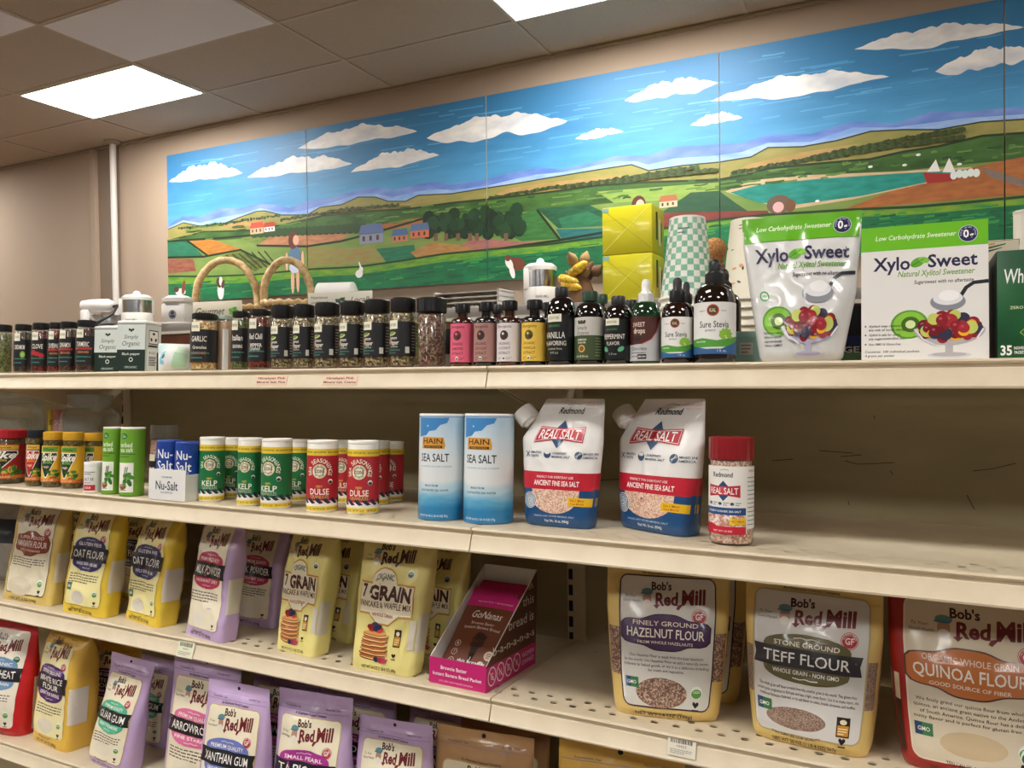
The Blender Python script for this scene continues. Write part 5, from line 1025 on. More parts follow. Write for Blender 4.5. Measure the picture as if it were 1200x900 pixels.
# salt pouches with a corner spout
def redmond(l, r, ytop, lab, seed):
    P, w, rz, h = bagplace(2, l, r, ytop, .044); w *= 1.12; T = .044
    t = thing('salt_pouch', lab, 'salt pouch', stand(P, 2, rz), 'spouted salt pouches')
    XL = [(0, -.43), (.03, -.455), (.3, -.50), (.66, -.56), (.685, -.555), (.985, -.235), (1, -.22)]; XR = [(0, .42), (.3, .47), (.66, .54), (.9, .555), (.985, .555), (1, .545)]
    fm = pouch(t, w, h, T, bagm('#e6e3e0'), 'pouch', xl=XL, xr=XR, seed=seed, wr=.0018, seal=.955, zones=((0, .298, M('#174a7c', .36, coat=.25)), (.298, .418, M('#c01f34', .36, coat=.25))))
    A = Art(h/w); A.r = .32; A.coat = .3
    A.rect('#174a7c', -78, 78, .5, 30, lay=0); A.rect('#c01f34', -78, 78, 29, 42, lay=1)
    A.poly(PINKF, [(-32, 29)]+[(34*math.cos(math.radians(q)), 24+13.5*math.sin(math.radians(q))) for q in range(190, 351, 10)]+[(34, 29)], 2)
    A.T('#f2dcdc', 'PERFECT FOR EVERYDAY USE', 0, 38.6, 50, 1.7); A.T('#f7f0ec', 'ANCIENT FINE SEA SALT', 2, 34, 62, 3.8, bold=.02)
    A.ell('#e9ecec', -36, 20, 10); A.ell('#2a5f8e', -36, 20, 9.2); A.ell('#e9ecec', -36, 20, 8.4)
    for q in (7, 5.4, 3.6): A.ring('#2a4f78', -36, 20, q, None, .7)
    A.ringtext('#2a4f78', 'PURE UNREFINED SINCE', -36, 20, 8, 1.7, 200, -140); A.ell('#2a4f78', -36, 20, 1.2)
    A.rect('#e5b81a', 20, 52, 17, 23.5, rot=-2); A.T('#b8382a', 'No.1 Most', 32, 21.4, 17, 1.6); A.T('#b8382a', 'Trace Minerals', 32, 18.9, 17, 1.6)
    A.T('#b8cadc', 'UNLIKE ANY OTHER MINERAL SALT', 0, 8.5, 60, 1.2); A.T('#e8eef2', 'Net Wt. 16 oz. (454g)', 4, 5, 36, 2)
    A.poly('#1f4672', [(0, 83), (13, 72), (0, 61), (-13, 72)]); A.poly('#c01f34', [(-30, 78), (0, 76.5), (31, 78), (31, 65.5), (0, 68), (-30, 65)]); A.poly('#e9dcdc', [(-29, 77), (0, 75.6), (30, 77), (30, 66.5), (0, 69), (-29, 66)]); A.poly('#b51c30', [(-28.5, 76.5), (0, 75.2), (29.5, 76.5), (29.5, 67), (0, 69.4), (-28.5, 66.6)])
    A.T('#f6efec', 'REAL', -13.5, 71.8, 24, 7, bold=.012); A.T('#f6efec', 'SALT', 14, 71.8, 24, 7, bold=.012)
    A.T('#1d1c20', 'Redmond', 3, 90.5, 37, 4.8, bold=.02); A.line('#9aa83a', [(-8, 95), (2, 96.4), (14, 95.4)], .7)
    A.T('#d9a9ae', 'UNLIKE ANY', 34, 95.6, 26, 2.2, bold=0); A.T('#e0bcc0', 'TASTE AND', 36, 92.6, 22, 1.4, bold=0)
    A.line('#33506e', [(-41, 58), (-36, 54)], 1); A.line('#33506e', [(-36, 58), (-41, 54)], 1); A.T('#33506e', 'AMAZING', -27, 57.4, 14, 1.8); A.T('#33506e', 'TASTE', -28.5, 54.6, 11, 1.8)
    A.ell('#33506e', -12, 56, 4.6); A.ell('#e6e3e0', -12, 57.6, 3.4, 1.4); A.T('#33506e', 'UNREFINED', 4, 57.2, 19, 1.7); A.T('#33506e', 'MINERAL SALT', 6, 54.4, 24, 1.7)
    A.ell('#33506e', 28, 56, 4.6); A.line('#e6e3e0', [(24.5, 55), (31.5, 57.4)], .6); A.line('#e6e3e0', [(26, 53.6), (30, 58.6)], .6); A.T('#33506e', 'MINED IN', 41, 57.2, 15, 1.7); A.T('#33506e', 'AMERICA', 41, 54.4, 15, 1.7)
    A.build('label_print', fm, t, cut=(3, 2.6), base=7e-4, eps=1.3e-4)
    s = obj('spout_cap', lathem([(.0095, 0), (.0105, .0006), (.0105, .004), (.0135, .0045), (.0138, .006), (.0138, .0205), (.0132, .022), (.012, .022)], 60, ridge=30, amp=.0004, rz=(.0055, .021)), M('#eeebe6', .35), t, smooth=30)
    cx = -.405*w; cz = h*.80; s.matrix_local = Matrix.Translation((cx-.002, T*.48, cz)) @ Matrix.Rotation(math.radians(-42), 4, 'Y')
PINKF = speck(('#dcb7a0', '#cf9f88', '#e8cfba', '#c2917c', '#e2c4b0'), 700, .5, .2)
redmond((612.5, 615), (690, 622), 467.5, 'spouted salt pouch standing against the tall salt cylinders', 3); redmond((722, 617.5), (801, 631.5), 468, 'spouted salt pouch standing between the other pouch and the red-capped shaker', 5)
Pk = speck(('#d8b0a0', '#c48e80', '#e8cfc4', '#b87a6a', '#efe2da'), 420)
def rs(A, r, h):
    A.rect('#e9e6e0', -r*1.35, r*2.1, h*.20, h*.93, lay=0); A.rect('#e9e6e0', -r*1.35, r*.95, h*.14, h*.21, lay=0); A.T('#1d1c20', 'Redmond', -r*.2, h*.83, r*.95, h*.055, bold=.02); A.line('#9aa83a', [(-r*.3, h*.88), (-r*.1, h*.895), (r*.1, h*.885)], r*.03)
    A.poly('#1f4672', [(-r*.15, h*.76), (r*.28, h*.64), (-r*.15, h*.52), (-r*.58, h*.64)]); A.poly('#b51c30', [(-r*.95, h*.71), (-r*.15, h*.69), (r*.62, h*.71), (r*.62, h*.565), (-r*.15, h*.595), (-r*.95, h*.565)]); A.T('#f6efec', 'REAL SALT', -r*.16, h*.64, r*1.35, h*.075, bold=.01)
    for k in range(3): A.ell('#33506e', -r*.85+k*r*.55, h*.49, r*.09, h*.018); A.para('#5a6f86', -r*.7+k*r*.55, -r*.42+k*r*.55, h*.5, h*.475, 2, h*.01)
    A.rect('#1f4a80', -r*1.35, r*.9, h*.36, h*.445); A.T('#e4ebf2', 'ANCIENT KOSHER SEA SALT', -r*.2, h*.402, r*1.7, h*.022, bold=.02)
    A.rect(Pk, -r*1.35, r*.9, h*.20, h*.36); A.rect('#c01f34', -r*1.35, r*.9, h*.135, h*.225); A.ell('#c01f34', -r*.9, h*.225, r*.4, h*.03); A.T('#f0d8d8', 'NET WT 10 OZ', -r*.2, h*.17, r*.9, h*.02); A.rect('#e5b81a', r*.15, r*.9, h*.25, h*.325); A.T('#b8382a', 'No.1 Most', r*.5, h*.29, r*.6, h*.02)
    A.T('#b84a5a', 'UNLIKE', r*1.3, h*.88, r*.5, h*.03); A.para('#8a8a94', r*1.0, r*1.7, h*.8, h*.25, 12, h*.014)
jar2(830, 883.5, 513, 640.5, -12, 'salt_shaker', 'clear shaker of coarse pink salt with a dark red cap', 'shaker', None, Pk, M('#8e1420', .3, coat=.3), rs, lidh=.215, shoulder=.96, ridge=48)
# ------------------------------------------------------------------ third shelf
YEL, YEL2, LILAC, CRM = '#dfc074', '#ecdf9a', '#c3a8d0', '#ece3c4'
def std(pc, badge_style, cols, texts, line=None, gfx=True, win='#d9cdb4', netw='NET WT 22 OZ (1 LB 6 OZ) 624g', lines=None, px=(-44, 40), oval=(-6, 17, 20, 6), usd=False, kosh=False, by=52, bh=30, bw=84, py=(8, 93), emp=True, lw=None, non=True, ly=80):
    def f(A):
        panel(A, pc, px[0], px[1], py[0], py[1], line, 6)
        c = (px[0]+px[1])/2
        logo(A, c+6, ly, (px[1]-px[0])*.62, 11)
        if emp: A.T('#3a2f22', 'An Employee-Owned Company', c, py[1]+2.2, 42, 1.7)
        if gfx: gf(A, px[1]-13, ly-11.5, 6)
        if usd: usda(A, px[1]-12, ly-11, 6)
        badge(A, badge_style, cols, texts, by, bw, bh)
        if lines: body_lines(A, lines, by-bh/2-3.2, 3, (px[1]-px[0])*.92, 1.75, cx=c)
        else: A.para('#5a4f48', px[0]+5, px[1]-6, by-bh/2-3, by-bh/2-10, 4, .9)
        if win: window(A, win, oval[0]+c*.3, oval[1], oval[2], oval[3])
        if kosh: kosher(A, px[1]-13, 18); heart(A, px[1]-13, 9.5, 2.6)
        else: usda(A, px[1]-12, 20, 5, '#5f9a3a') if usd or gfx else None; heart(A, px[1]-12, 12, 2.8)
        if non: nongmo(A, px[0]+9, 24)
        net(A, netw)
    return f
side_w = lambda c, T, W, y0=22, y1=52: [(52, 50+100*T/W*.75, y0, y1, c)]
FLOUR = M('#d8d0c0', .35, coat=.4, bump=(60, .3, .003))
# big clear-windowed stand-up pouches
HAZ = speck(('#8a6a58', '#a98a76', '#6a4a3c', '#c0a590', '#7a5848'), 620, .5, .1); TEF = speck(('#8d7160', '#9c8170', '#7c6252', '#a58c7c'), 900, .6, .1); QUI = M('#d8c3a0', .5, mix=('#e6d6ba', 120, 3, .4, .7))
def sides_front(A, c, y0, y1, e=41):
    for s in (-1, 1): A.rect(c, min(s*e, s*62), max(s*e, s*62), y0, y1, lay=0)
HZL = ['Our Hazelnut Flour is made from the best hazelnuts', 'in the world. Use Hazelnut Flour to add a naturally sweet', 'richness to baked goods, or try it as a delicious breading', 'for meats and vegetables.']
TFL = ['This whole grain teff flour is made from the smallest grain in the world. This gluten free', 'ancient grain originated in Ethiopia and has a light, nutty flavor. Use it to make injera, the', 'traditional Ethiopian flatbread, or to add flavor to cakes, breads, brownies and muffins.']
QNL = ['We finely grind our quinoa flour from whole grain', 'quinoa, an ancient grain native to the Andes region', 'of South America. Quinoa flour has a delicate,', 'nutty flavor and is perfect for gluten free baking.']
def hazel(A):
    sides_front(A, HAZ, 27, 58, 39); std('#d8d4cc', 'oval', ('#46204f', '#2c1234'), ('FINELY GROUND', 'HAZELNUT FLOUR', 'FROM WHOLE HAZELNUTS'), '#3a1f2c', win=HAZ, netw='NET WT 14 OZ (396g)', px=(-39, 39), lines=HZL, oval=(-4, 18, 23, 10), by=57, bh=24, bw=74)(A)
def teff(A):
    sides_front(A, TEF, 29, 57, 41); std('#d4d0cb', 'dome', ('#5c5426', '#231a20'), ('STONE GROUND', 'TEFF FLOUR', 'WHOLE GRAIN - NON GMO'), '#b9a878', win=TEF, netw='NET WT 20 OZ (1 LB 4 OZ) 567g', px=(-42, 42), lines=TFL, oval=(-8, 18, 24, 6.5), by=54, bh=29, bw=80, kosh=True)(A)
def quinoa(A):
    sides_front(A, M('#3a2f2a', .3, coat=.4), 8, 36, 45); sides_front(A, QUI, 36, 50, 45); std('#d9cbb2', 'oval', ('#c5702c', '#5a2a18'), ('ORGANIC WHOLE GRAIN', 'QUINOA FLOUR', 'GOOD SOURCE OF FIBER'), '#e9d8c4', win='#cbb591', netw='NET WT 18 OZ (1 LB 2 OZ) 510g', px=(-40, 46), lines=QNL, oval=(0, 19, 22, 7), by=56, bh=26, bw=80, usd=False)(A)
    usda(A, 36, 18, 5.5)
FP = dict(nm='flour_pouch', cat='flour pouch', xl=[(0, -.405), (.04, -.42), (.3, -.46), (.7, -.5), (1, -.5)], xr=[(0, .405), (.04, .42), (.3, .46), (.7, .5), (1, .5)], hs=1.04)
bag(3, (728, 839), (833, 850), 679, .07, 'hazelnut flour pouch in front with a purple oval badge', YEL, hazel, seed=11, wid=.146, **FP)
bag(3, (886, 866), (1006, 893), 700, .075, 'teff flour pouch with an olive and black badge', YEL, teff, seed=12, wid=.145, **FP)
bag(3, (1066, 902), (1218, 933), 712, .08, 'red quinoa flour pouch with an orange oval badge, cut by the frame edge', '#a3211c', quinoa, seed=13, wid=.15, **FP)
bag(3, (765, 815), (850, 827), 668, .06, 'hazelnut flour pouch behind the front one', YEL, hazel, seed=14, wid=.14, **FP)
# gusseted paper-like flour bags
BG = dict(kind='block', wr=.0033, hs=1.09, topw=1.1, lean=.09, roll=.03)
LV = ['a', 'b']
amar = std('#e6dcc0', 'oval', ('#8c3a26', '#6a2416'), ('SUPER FOOD', 'AMARANTH FLOUR', 'ORGANIC STONE GROUND'), '#4a2a1a', win='#dccfb6', netw='NET WT 18 OZ (510g)', oval=(-12, 15, 26, 9), usd=False, non=False, by=57, bh=24, bw=72)
oatf = std('#efe4a4', 'dome', ('#2f2f66', '#1c1a2a'), ('GLUTEN FREE', 'OAT FLOUR', 'WHOLE GRAIN - NON GMO'), '#b89a3a', win='#d8d0c4', netw='NET WT 18 OZ (510g)', oval=(-10, 15, 16, 6), by=54, bh=31, bw=86)
milk = std('#ece2c8', 'dome', ('#c0305a', '#1a1418'), ('PREMIUM QUALITY', 'MILK POWDER', 'NONFAT DRY'), '#c9b48a', win='#e9e2d2', netw='NET WT 22 OZ (624g)', gfx=False, oval=(-10, 15, 16, 6), non=False, by=55, bh=30, bw=88)
W1 = [(53, 80, 22, 50, FLOUR)]
bag(3, (1, 701), (57, 711.5), 597, .032, 'tan amaranth flour bag with a red brown badge', '#d9bd6a', amar, win=W1, seed=21, grp=None, **BG)
bag(3, (70, 716), (121, 725.5), 603, .036, 'oat flour bag with a navy badge, next to the amaranth bag', '#e3c23e', oatf, win=W1, seed=22, **BG)
bag(3, (144, 724), (184, 737), 611, .040, 'creased oat flour bag with a navy badge, next to the milk powder bag', '#e3c23e', oatf, win=W1, seed=23, **{**BG, 'wr': .0042})
bag(3, (215, 742), (258, 755), 618, .034, 'lilac milk powder bag in front with a pink and black badge', LILAC, milk, win=W1, seed=24, **BG)
BKW = 'bags in the second row of the third shelf'
bag(3, (58, 687), (100, 694), 602, .03, 'amaranth flour bag in the shade between the amaranth and oat flour bags', '#d9bd6a', amar, seed=25, **{**BG, 'hs': 1.03})
bag(3, (124, 699), (170, 708), 606, .03, 'oat flour bag in the shade between the two oat flour bags', '#e3c23e', oatf, seed=26, **{**BG, 'hs': 1.03})
bag(3, (264, 728), (318, 738), 622, .032, 'lilac milk powder bag behind the front one', LILAC, milk, seed=27, **{**BG, 'hs': 1.03})
def pancakes(A, cx, y0, y1, w):
    H = y1-y0; rn = random.Random(2)
    for k in range(6):
        y = y0+H*(.08+.10*k); s = w*(.52-.012*k); A.ell('#7a3a1a', cx+rn.uniform(-1, 1), y-H*.015, s, H*.075); A.ell('#e8c48a', cx+rn.uniform(-1, 1), y+H*.005, s*.99, H*.07); A.ell('#b0672c', cx+rn.uniform(-1, 1), y+H*.018, s*.95, H*.058)
    A.ell('#d89a52', cx, y0+H*.62, w*.42, H*.05)
    for dx, dy, c in ((-.14, .70, '#b3262e'), (.16, .69, '#c23a3c'), (0, .72, '#232a4a'), (-.04, .80, '#2d3558'), (.1, .76, '#1c2240'), (-.18, .76, '#8e1a24')): A.ell(c, cx+dx*w, y0+dy*H, w*.12, H*.065)
    for dx, c in ((.12, '#232a4a'), (.28, '#9a2440'), (.40, '#b33a56')): A.ell(c, cx+dx*w, y0+H*.03, w*.11, H*.06)
def grain(A):
    A.asp = A.asp; logo(A, 2, 80.5, 54, 10, '#33221c', '#4a1c1c'); A.T('#4a4426', 'AN EMPLOYEE-OWNED COMPANY', 0, 91, 42, 1.3); usda(A, 29, 69.5, 5.5, '#1f4a5a')
    for c, e in (('#c98f3a', 0), ('#e9dfc2', 1.3)):
        A.poly(c, [(-44+e, 62-e), (-22, 62-e)]+[(-6+(17-e*.6)*math.cos(math.radians(q)), 62+(11-e)*math.sin(math.radians(q))) for q in range(165, 14, -15)]+[(12, 62-e), (40-e, 62-e), (40-e, 39+e), (20, 39+e), (6, 32+e), (-14, 32+e), (-24, 39+e), (-44+e, 39+e)])
    A.T('#1f4a3a', 'ORGANIC', -5, 65.5, 22, 4, bold=.02, arc=1); A.T('#4a1a16', '7', -34, 55.5, 9, 8.6, bold=.04); A.T('#4a1a16', 'GRAIN', 5, 55, 60, 9.4, bold=.045); A.T('#5a2018', 'PANCAKE & WAFFLE MIX', -2, 46.5, 78, 4.2, bold=.015); A.T('#a83a24', 'WHOLE GRAIN', -4, 39.5, 32, 2.4, bold=.015)
    pancakes(A, -12, 8, 38, 44); kosher(A, 22, 25); heart(A, 20, 13, 3); net(A, 'NET WT 24 OZ (1 LB 8 OZ) 680g', 56, 3, h=2.2)
    A.rect(FLOUR, 38, 50, 18, 38, lay=0)
PB = '#e6d98a'
GW = [(52, 76, 16, 42, FLOUR)]
bag(3, (321, 760), (367, 772), 630, .038, 'seven grain pancake mix bag beside the lilac milk powder bags', PB, grain, win=GW, seed=31, xl=[(0, -.48), (.5, -.52), (1, -.57)], xr=[(0, .48), (.5, .53), (1, .60)], nm='pancake_mix_bag', cat='pancake mix bag', **BG)
bag(3, (409, 782), (482, 795), 637, .038, 'seven grain pancake mix bag in front, beside the pink display box', PB, grain, win=GW, seed=32, xl=[(0, -.48), (.5, -.525), (1, -.57)], xr=[(0, .49), (.5, .56), (1, .64)], nm='pancake_mix_bag', cat='pancake mix bag', **{**BG, 'wr': .0034, 'topw': 1.17})
bag(3, (350, 743), (409, 756), 629, .03, 'pancake mix bag in the shade between the two front pancake mix bags', PB, grain, seed=33, nm='pancake_mix_bag', cat='pancake mix bag', **{**BG, 'hs': 1.03})
bag(3, (466, 763), (530, 778), 641, .03, 'pancake mix bag in the shade against the pink display box', PB, grain, seed=34, nm='pancake_mix_bag', cat='pancake mix bag', **{**BG, 'hs': 1.03})
# pink display box of bread mix packets
PL, PR = ondeck(3, 502.7, 799), ondeck(3, 569, 813); P = (PL+PR)/2; w = (PR-PL).length; rz = math.atan2(PR.y-PL.y, PR.x-PL.x); PBk = ondeck(3, 625, 777); dpt = (PBk-PR).length
hf = hm(P, 776, 806); hb = hm(PBk, 669, 777)
print('BOX', w, dpt, hf, hb, math.degrees(rz))
t = thing('display_box', 'pink open display box lettered with white bread is bananas print', 'display box', stand(P, 3, rz))
PKM, BRN = M('#c2206e', .42), M('#573122', .45)
box('front_panel', (-w/2, w/2, 0, .0012, 0, hf), PKM, t); box('back_panel', (-w/2, w/2, dpt-.0012, dpt, 0, hb), M('#e4dfd8', .5), t); box('bottom_panel', (-w/2+.001, w/2-.001, .0013, dpt-.0013, .0002, .0014), M('#e4dfd8', .5), t)
for s, nm in ((-1, 'side_panel'), (1, 'side_panel')):
    x0, x1 = (w/2-.0012, w/2) if s > 0 else (-w/2, -w/2+.0012); yz = [(.0012, 0), (dpt-.0012, 0), (dpt-.0012, hb), (.0012, hf)]
    me = mesh([(x0, y, z) for y, z in yz]+[(x1, y, z) for y, z in yz], [(3, 2, 1, 0), (4, 5, 6, 7), (0, 1, 5, 4), (1, 2, 6, 5), (2, 3, 7, 6), (3, 0, 4, 7)])
    u = obj(nm, me, M('#e4dfd8', .5), t)
    if s > 0:
        B = Art(1); f = hf/dpt*100; g = hb/dpt*100
        B.poly(BRN, [(0, 0), (100, 0), (100, g), (0, f)], 0); B.rect(PKM, 0, 100, 0, f*.92, lay=1)
        B.T('#e6ddd4', 'b-a-n-a-n-a-s', 54, f*1.42, 84, g*.085, bold=0, rot=0); B.T('#e6ddd4', 'bread is', 68, f*1.42+g*.18, 52, g*.10, bold=0); B.T('#d9cdc4', 'this', 82, f*1.42+g*.36, 24, g*.10, bold=0); B.T('#c9bdb4', 'sh.', 88, f*1.42+g*.50, 12, g*.07, bold=0)
        for k, ch in enumerate(('G', 'N', 'D', 'V')): B.ring('#efe4e6', 11+k*16, f*.5, 7.5, 8.5, 1.1); B.T('#efe4e6', ch, 11+k*16, f*.5, 4.5, 6, bold=0); B.line('#efe4e6', [(6+k*16, f*.5+5), (16+k*16, f*.5-5)], .7)
        B.T('#efd4e2', 'WOMEN', 83, f*.64, 26, f*.2, bold=0); B.T('#efd4e2', 'OWNED', 83, f*.34, 26, f*.2, bold=0)
        B.line('#e9e2da', [(0, f), (100, g)], .8)
        B.build('side_print', fplane((w/2, 0, 0), (0, dpt/100, 0), (0, 0, dpt/100), (1, 0, 0)), u, flat=True, base=1e-4)
A = Art(hf/w); A.T('#f2e6ec', 'Brownie Batter', -6, 66, 46, 14, bold=.012); A.T('#f2e6ec', 'Instant Banana Bread Packet', 0, 40, 86, 13, bold=.012); A.T('#e9c8da', 'JUST ADD ONE MASHED BANANA', -2, 14, 60, 6, bold=0)
A.build('front_print', fplane((0, 0, 0), (w/100, 0, 0), (0, 0, hf/100), (0, -1, 0)), t, flat=True)
q0 = stand(P, 3, rz); n = 4
for i in range(n):
    y0 = .012+i*.011; tl = math.atan2((dpt-.03-y0)*.80 if i == 0 else (dpt-.03-y0)*.78, hb); hp = hb*(1.0+.0*i)
    hp = (.143, .149, .152, .150)[i]; tl = math.radians(46.5); xo = (i % 2)*.002-.001; sl = i*.005
    c = q0 @ Matrix.Translation((xo, .007+i*.008, .0055)) @ Matrix.Rotation(-tl, 4, 'X')
    lab = ['brown bread mix packet foremost in the pink display box', 'bread mix packet second in the pink display box', 'bread mix packet third in the pink display box', 'bread mix packet at the back of the pink display box'][i]
    u = thing('bread_mix_packet', lab, 'packet', c, 'packets in the pink display box'); pw = w*.90
    def pf(x, y): return (x/100*pw, -.0030*(1-abs(x/50)**3)*(1-abs(y/50-1)**4), y/100*hp)
    N = 10; vs = [pf(-50+10*i_, 10*j_) for j_ in range(N+1) for i_ in range(N+1)]; vb = [(x, .0016, z) for x, y, z in vs]; K = len(vs)
    fs = [(j_*(N+1)+i_, j_*(N+1)+i_+1, (j_+1)*(N+1)+i_+1, (j_+1)*(N+1)+i_) for j_ in range(N) for i_ in range(N)]; fs += [tuple(K+v for v in f[::-1]) for f in fs]
    ed = [i_ for i_ in range(N+1)]+[(j_)*(N+1)+N for j_ in range(1, N+1)]+[N*(N+1)+i_ for i_ in range(N-1, -1, -1)]+[j_*(N+1) for j_ in range(N-1, 0, -1)]
    fs += [(a, K+a, K+b, b) for a, b in zip(ed, ed[1:]+ed[:1])]
    obj('packet_body', mesh(vs+vb, fs), M('#6a3822', .4, coat=.2), u, smooth=50)
    A = Art(hp/pw); A.rect('#c2206e', -50, 50, 78 if i == 0 else 70, 100, lay=0)
    A.T('#e9c8d8', 'eat your fruit + banana bread', 6, 84 if i == 0 else 93, 70, 2.2, bold=0)
    if i == 0:
        A.T('#efe2d8', 'GoNanas', 2, 69, 60, 8, bold=0, shear=.4); A.T('#e6d6ca', 'Brownie Batter', 0, 59.5, 46, 2.8, bold=0); A.T('#e6d6ca', 'Instant Banana Bread', 2, 54, 70, 3, bold=0, arc=1)
        for k in range(14): A.ell(('#2c120c', '#3a1a10', '#4a2014')[k % 3], 4+12*math.cos(k*1.9)*((k % 4)/4+.2), 42+5*math.sin(k*2.3), 6, 3.2)
        A.poly('#2a140e', [(-4, 38), (12, 38), (7, 20), (4, 10), (0, 20)]); A.line('#cfc6bc', [(4, 24), (2, 8)], 1.5)
        for k in range(3): A.ring('#e6d6ca', -32, 36-k*9, 6, None, .9); A.T('#e6d6ca', '173'[k], -32, 36-k*9, 3, 3, bold=0)
        A.ell('#d8bda8', 36, 28, 9); A.ell('#d8bda8', 26, 18, 6.5); A.para('#6a3a24', 31, 41, 30, 26, 3, .8)
        A.T('#efe6de', 'this bread is', 8, 19, 54, 3.6, bold=.01); A.T('#efe6de', 'bananas', 8, 13.5, 44, 3.6, bold=.01)
    A.build('label_print', fnorm(pf, 1, 1), u, cut=(10, 10), base=2e-4)
# things glimpsed past the end of the flour row
P = deck(3, 2, .16)
t = thing('orange_carton', 'orange and white carton glimpsed behind the amaranth bag', 'box', stand(P, 3, .2)); box('carton', (-.08, .012, 0, .05, 0, .06), M('#e6e2da', .5), t, .001); box('orange_band', (-.0803, .0123, -.0003, .0503, .028, .046), M('#c9762a', .5), t)
P = deck(3, -1, .10)
t = thing('clear_bag', 'clear bag of pale flour at the edge, behind the amaranth bag', 'bag', stand(P, 3, .3)); fm = pouch(t, .10, .20, .05, M('#9a948c', .25, coat=.6, bump=(30, .6, .006)), 'pouch', seed=77, wr=.003); A = Art(2); A.rect('#1d1f24', -50, 50, 38, 62, lay=0); A.rect('#8f8a82', -50, 50, 84, 88, lay=0); A.build('label_print', fm, t, cut=(3, 2.6), base=7e-4, eps=1.3e-4)
# ------------------------------------------------------------------ lowest visible shelf
buck = std('#e9e0cc', 'dome', ('#6f93b8', '#1a1a20'), ('ORGANIC', 'BUCKWHEAT', 'WHOLE GRAIN'), None, win='#8d7c70', netw='NET WT 22 OZ (624g)', gfx=False, usd=True, by=55)
rice = std('#eee3ae', 'dome', ('#4a1f66', '#1b1620'), ('STONE GROUND', ('WHITE RICE', 'FLOUR'), 'GREAT FOR BAKING'), None, win='#e0d8c4', netw='NET WT 24 OZ (680g)', by=53, bh=32, bw=86, px=(-38, 40), py=(9, 84), non=False)
def low(cols, texts): return std('#ece2c6', 'dome', cols, texts, '#cfae7a', win='#e6dcc4', netw='NET WT 8 OZ (227g)', px=(-40, 40), py=(7, 83), by=47, bh=28, bw=82, non=False, ly=72)
guar = low(('#4fb490', '#1a1a1c'), ('PREMIUM QUALITY', 'GUAR GUM', 'GREAT FOR BAKING')); arrow = low(('#dd6f9c', '#1a1618'), ('PREMIUM QUALITY', 'ARROWROOT', 'FINE STARCH')); xan = low(('#6a78bc', '#1a1a20'), ('PREMIUM QUALITY', 'XANTHAN GUM', 'GREAT FOR BAKING')); tap = low(('#a8308e', '#1a141c'), ('SMALL PEARL', 'TAPIOCA', 'GREAT FOR PUDDING'))
def toptext(f): 
    def g(A):
        f(A); A.T('#5a4a6a', 'Resealable Zip', -26, 89, 22, 1.2); A.T('#5a4a6a', 'Good for You', 28, 90, 18, 1.2); A.line('#8a76a0', [(-48, 87), (48, 87)], .5)
    return g
tanf = std('#e9dfc0', 'dome', ('#7a5a2a', '#231a14'), ('STONE GROUND', 'FLOUR', 'WHOLE GRAIN'), '#cfae7a', win='#e6dcc4', px=(-40, 40), py=(7, 75), by=42, bh=26, non=False, ly=64)
S4 = dict(kind='pouch', wr=.0026)
bag(4, (-46, 853), (24, 868), 736, .075, 'red buckwheat flour bag cut by the frame edge', '#c4161c', buck, seed=41, kind='pouch', wr=.003, win=[(50, 74, 4, 52, M('#cfc4b0', .3, coat=.5, bump=(50, .6, .006)))], wid=.13)
bag(4, (41, 868), (70, 881), 739, .062, 'yellow white rice flour bag with a purple and black badge', '#e0b448', toptext(rice), seed=42, kind='block', wr=.0022, win=[(50, 80, 22, 52, FLOUR)], hole=True, topw=1.16, wid=.118, lean=.03)
bag(4, (97, 891), (142, 910), 777, .05, 'lilac guar gum bag with a green and black badge', LILAC, toptext(guar), seed=43, lean=.08, roll=.10, hole=True, topw=1.1, **S4)
bag(4, (184, 915), (262, 940), 778, .055, 'lilac arrowroot bag with a pink and black badge', LILAC, toptext(arrow), seed=44, hole=True, topw=1.02, **S4)
bag(4, (222, 955), (299, 976), 811, .055, 'lilac xanthan gum bag with a blue and black badge', LILAC, toptext(xan), seed=45, hole=True, topw=.94, **S4)
bag(4, (309, 969), (397, 990), 822, .055, 'lilac tapioca bag with a magenta badge, beside the xanthan gum bag', LILAC, toptext(tap), seed=46, hole=False, topw=1.0, **{**S4, 'wr': .0042})
bag(4, (406, 985), (497, 1006), 854, .05, 'lilac bag beside the tan bag, its badge below the frame', LILAC, toptext(xan), seed=47, hole=True, topw=.95, **S4)
bag(4, (500, 1000), (617, 1026), 868, .05, 'tan brown bag in front of the other tan bag', '#b98f60', toptext(tanf), seed=48, hole=True, **S4)
bag(4, (648, 1035), (800, 1064), 888, .05, 'yellow bag with only its top edge in frame', '#dcb052', toptext(tanf), seed=49, hole=True, **S4)
bag(4, (88, 846), (150, 860), 757, .05, 'yellow bag in the shade behind the white rice flour bag', '#e0b448', toptext(rice), seed=50, **S4)
bag(4, (150, 868), (190, 880), 776, .045, 'lilac bag in the shade between the guar gum and arrowroot bags', LILAC, toptext(guar), seed=51, **S4)
bag(4, (282, 905), (362, 925), 792, .05, 'dusky lilac bag behind the xanthan gum bag', LILAC, toptext(arrow), seed=52, hole=True, **S4)
bag(4, (362, 925), (452, 948), 815, .05, 'dusky lilac tapioca bag behind the creased tapioca bag', LILAC, toptext(tap), seed=53, hole=True, **S4)
bag(4, (468, 940), (548, 962), 832, .05, 'dusky lilac bag behind the tan bags', LILAC, toptext(xan), seed=54, **S4)
bag(4, (530, 975), (636, 1002), 853, .045, 'tan brown bag in the shade behind the front tan bag', '#a67c50', toptext(tanf), seed=55, hole=True, **S4)
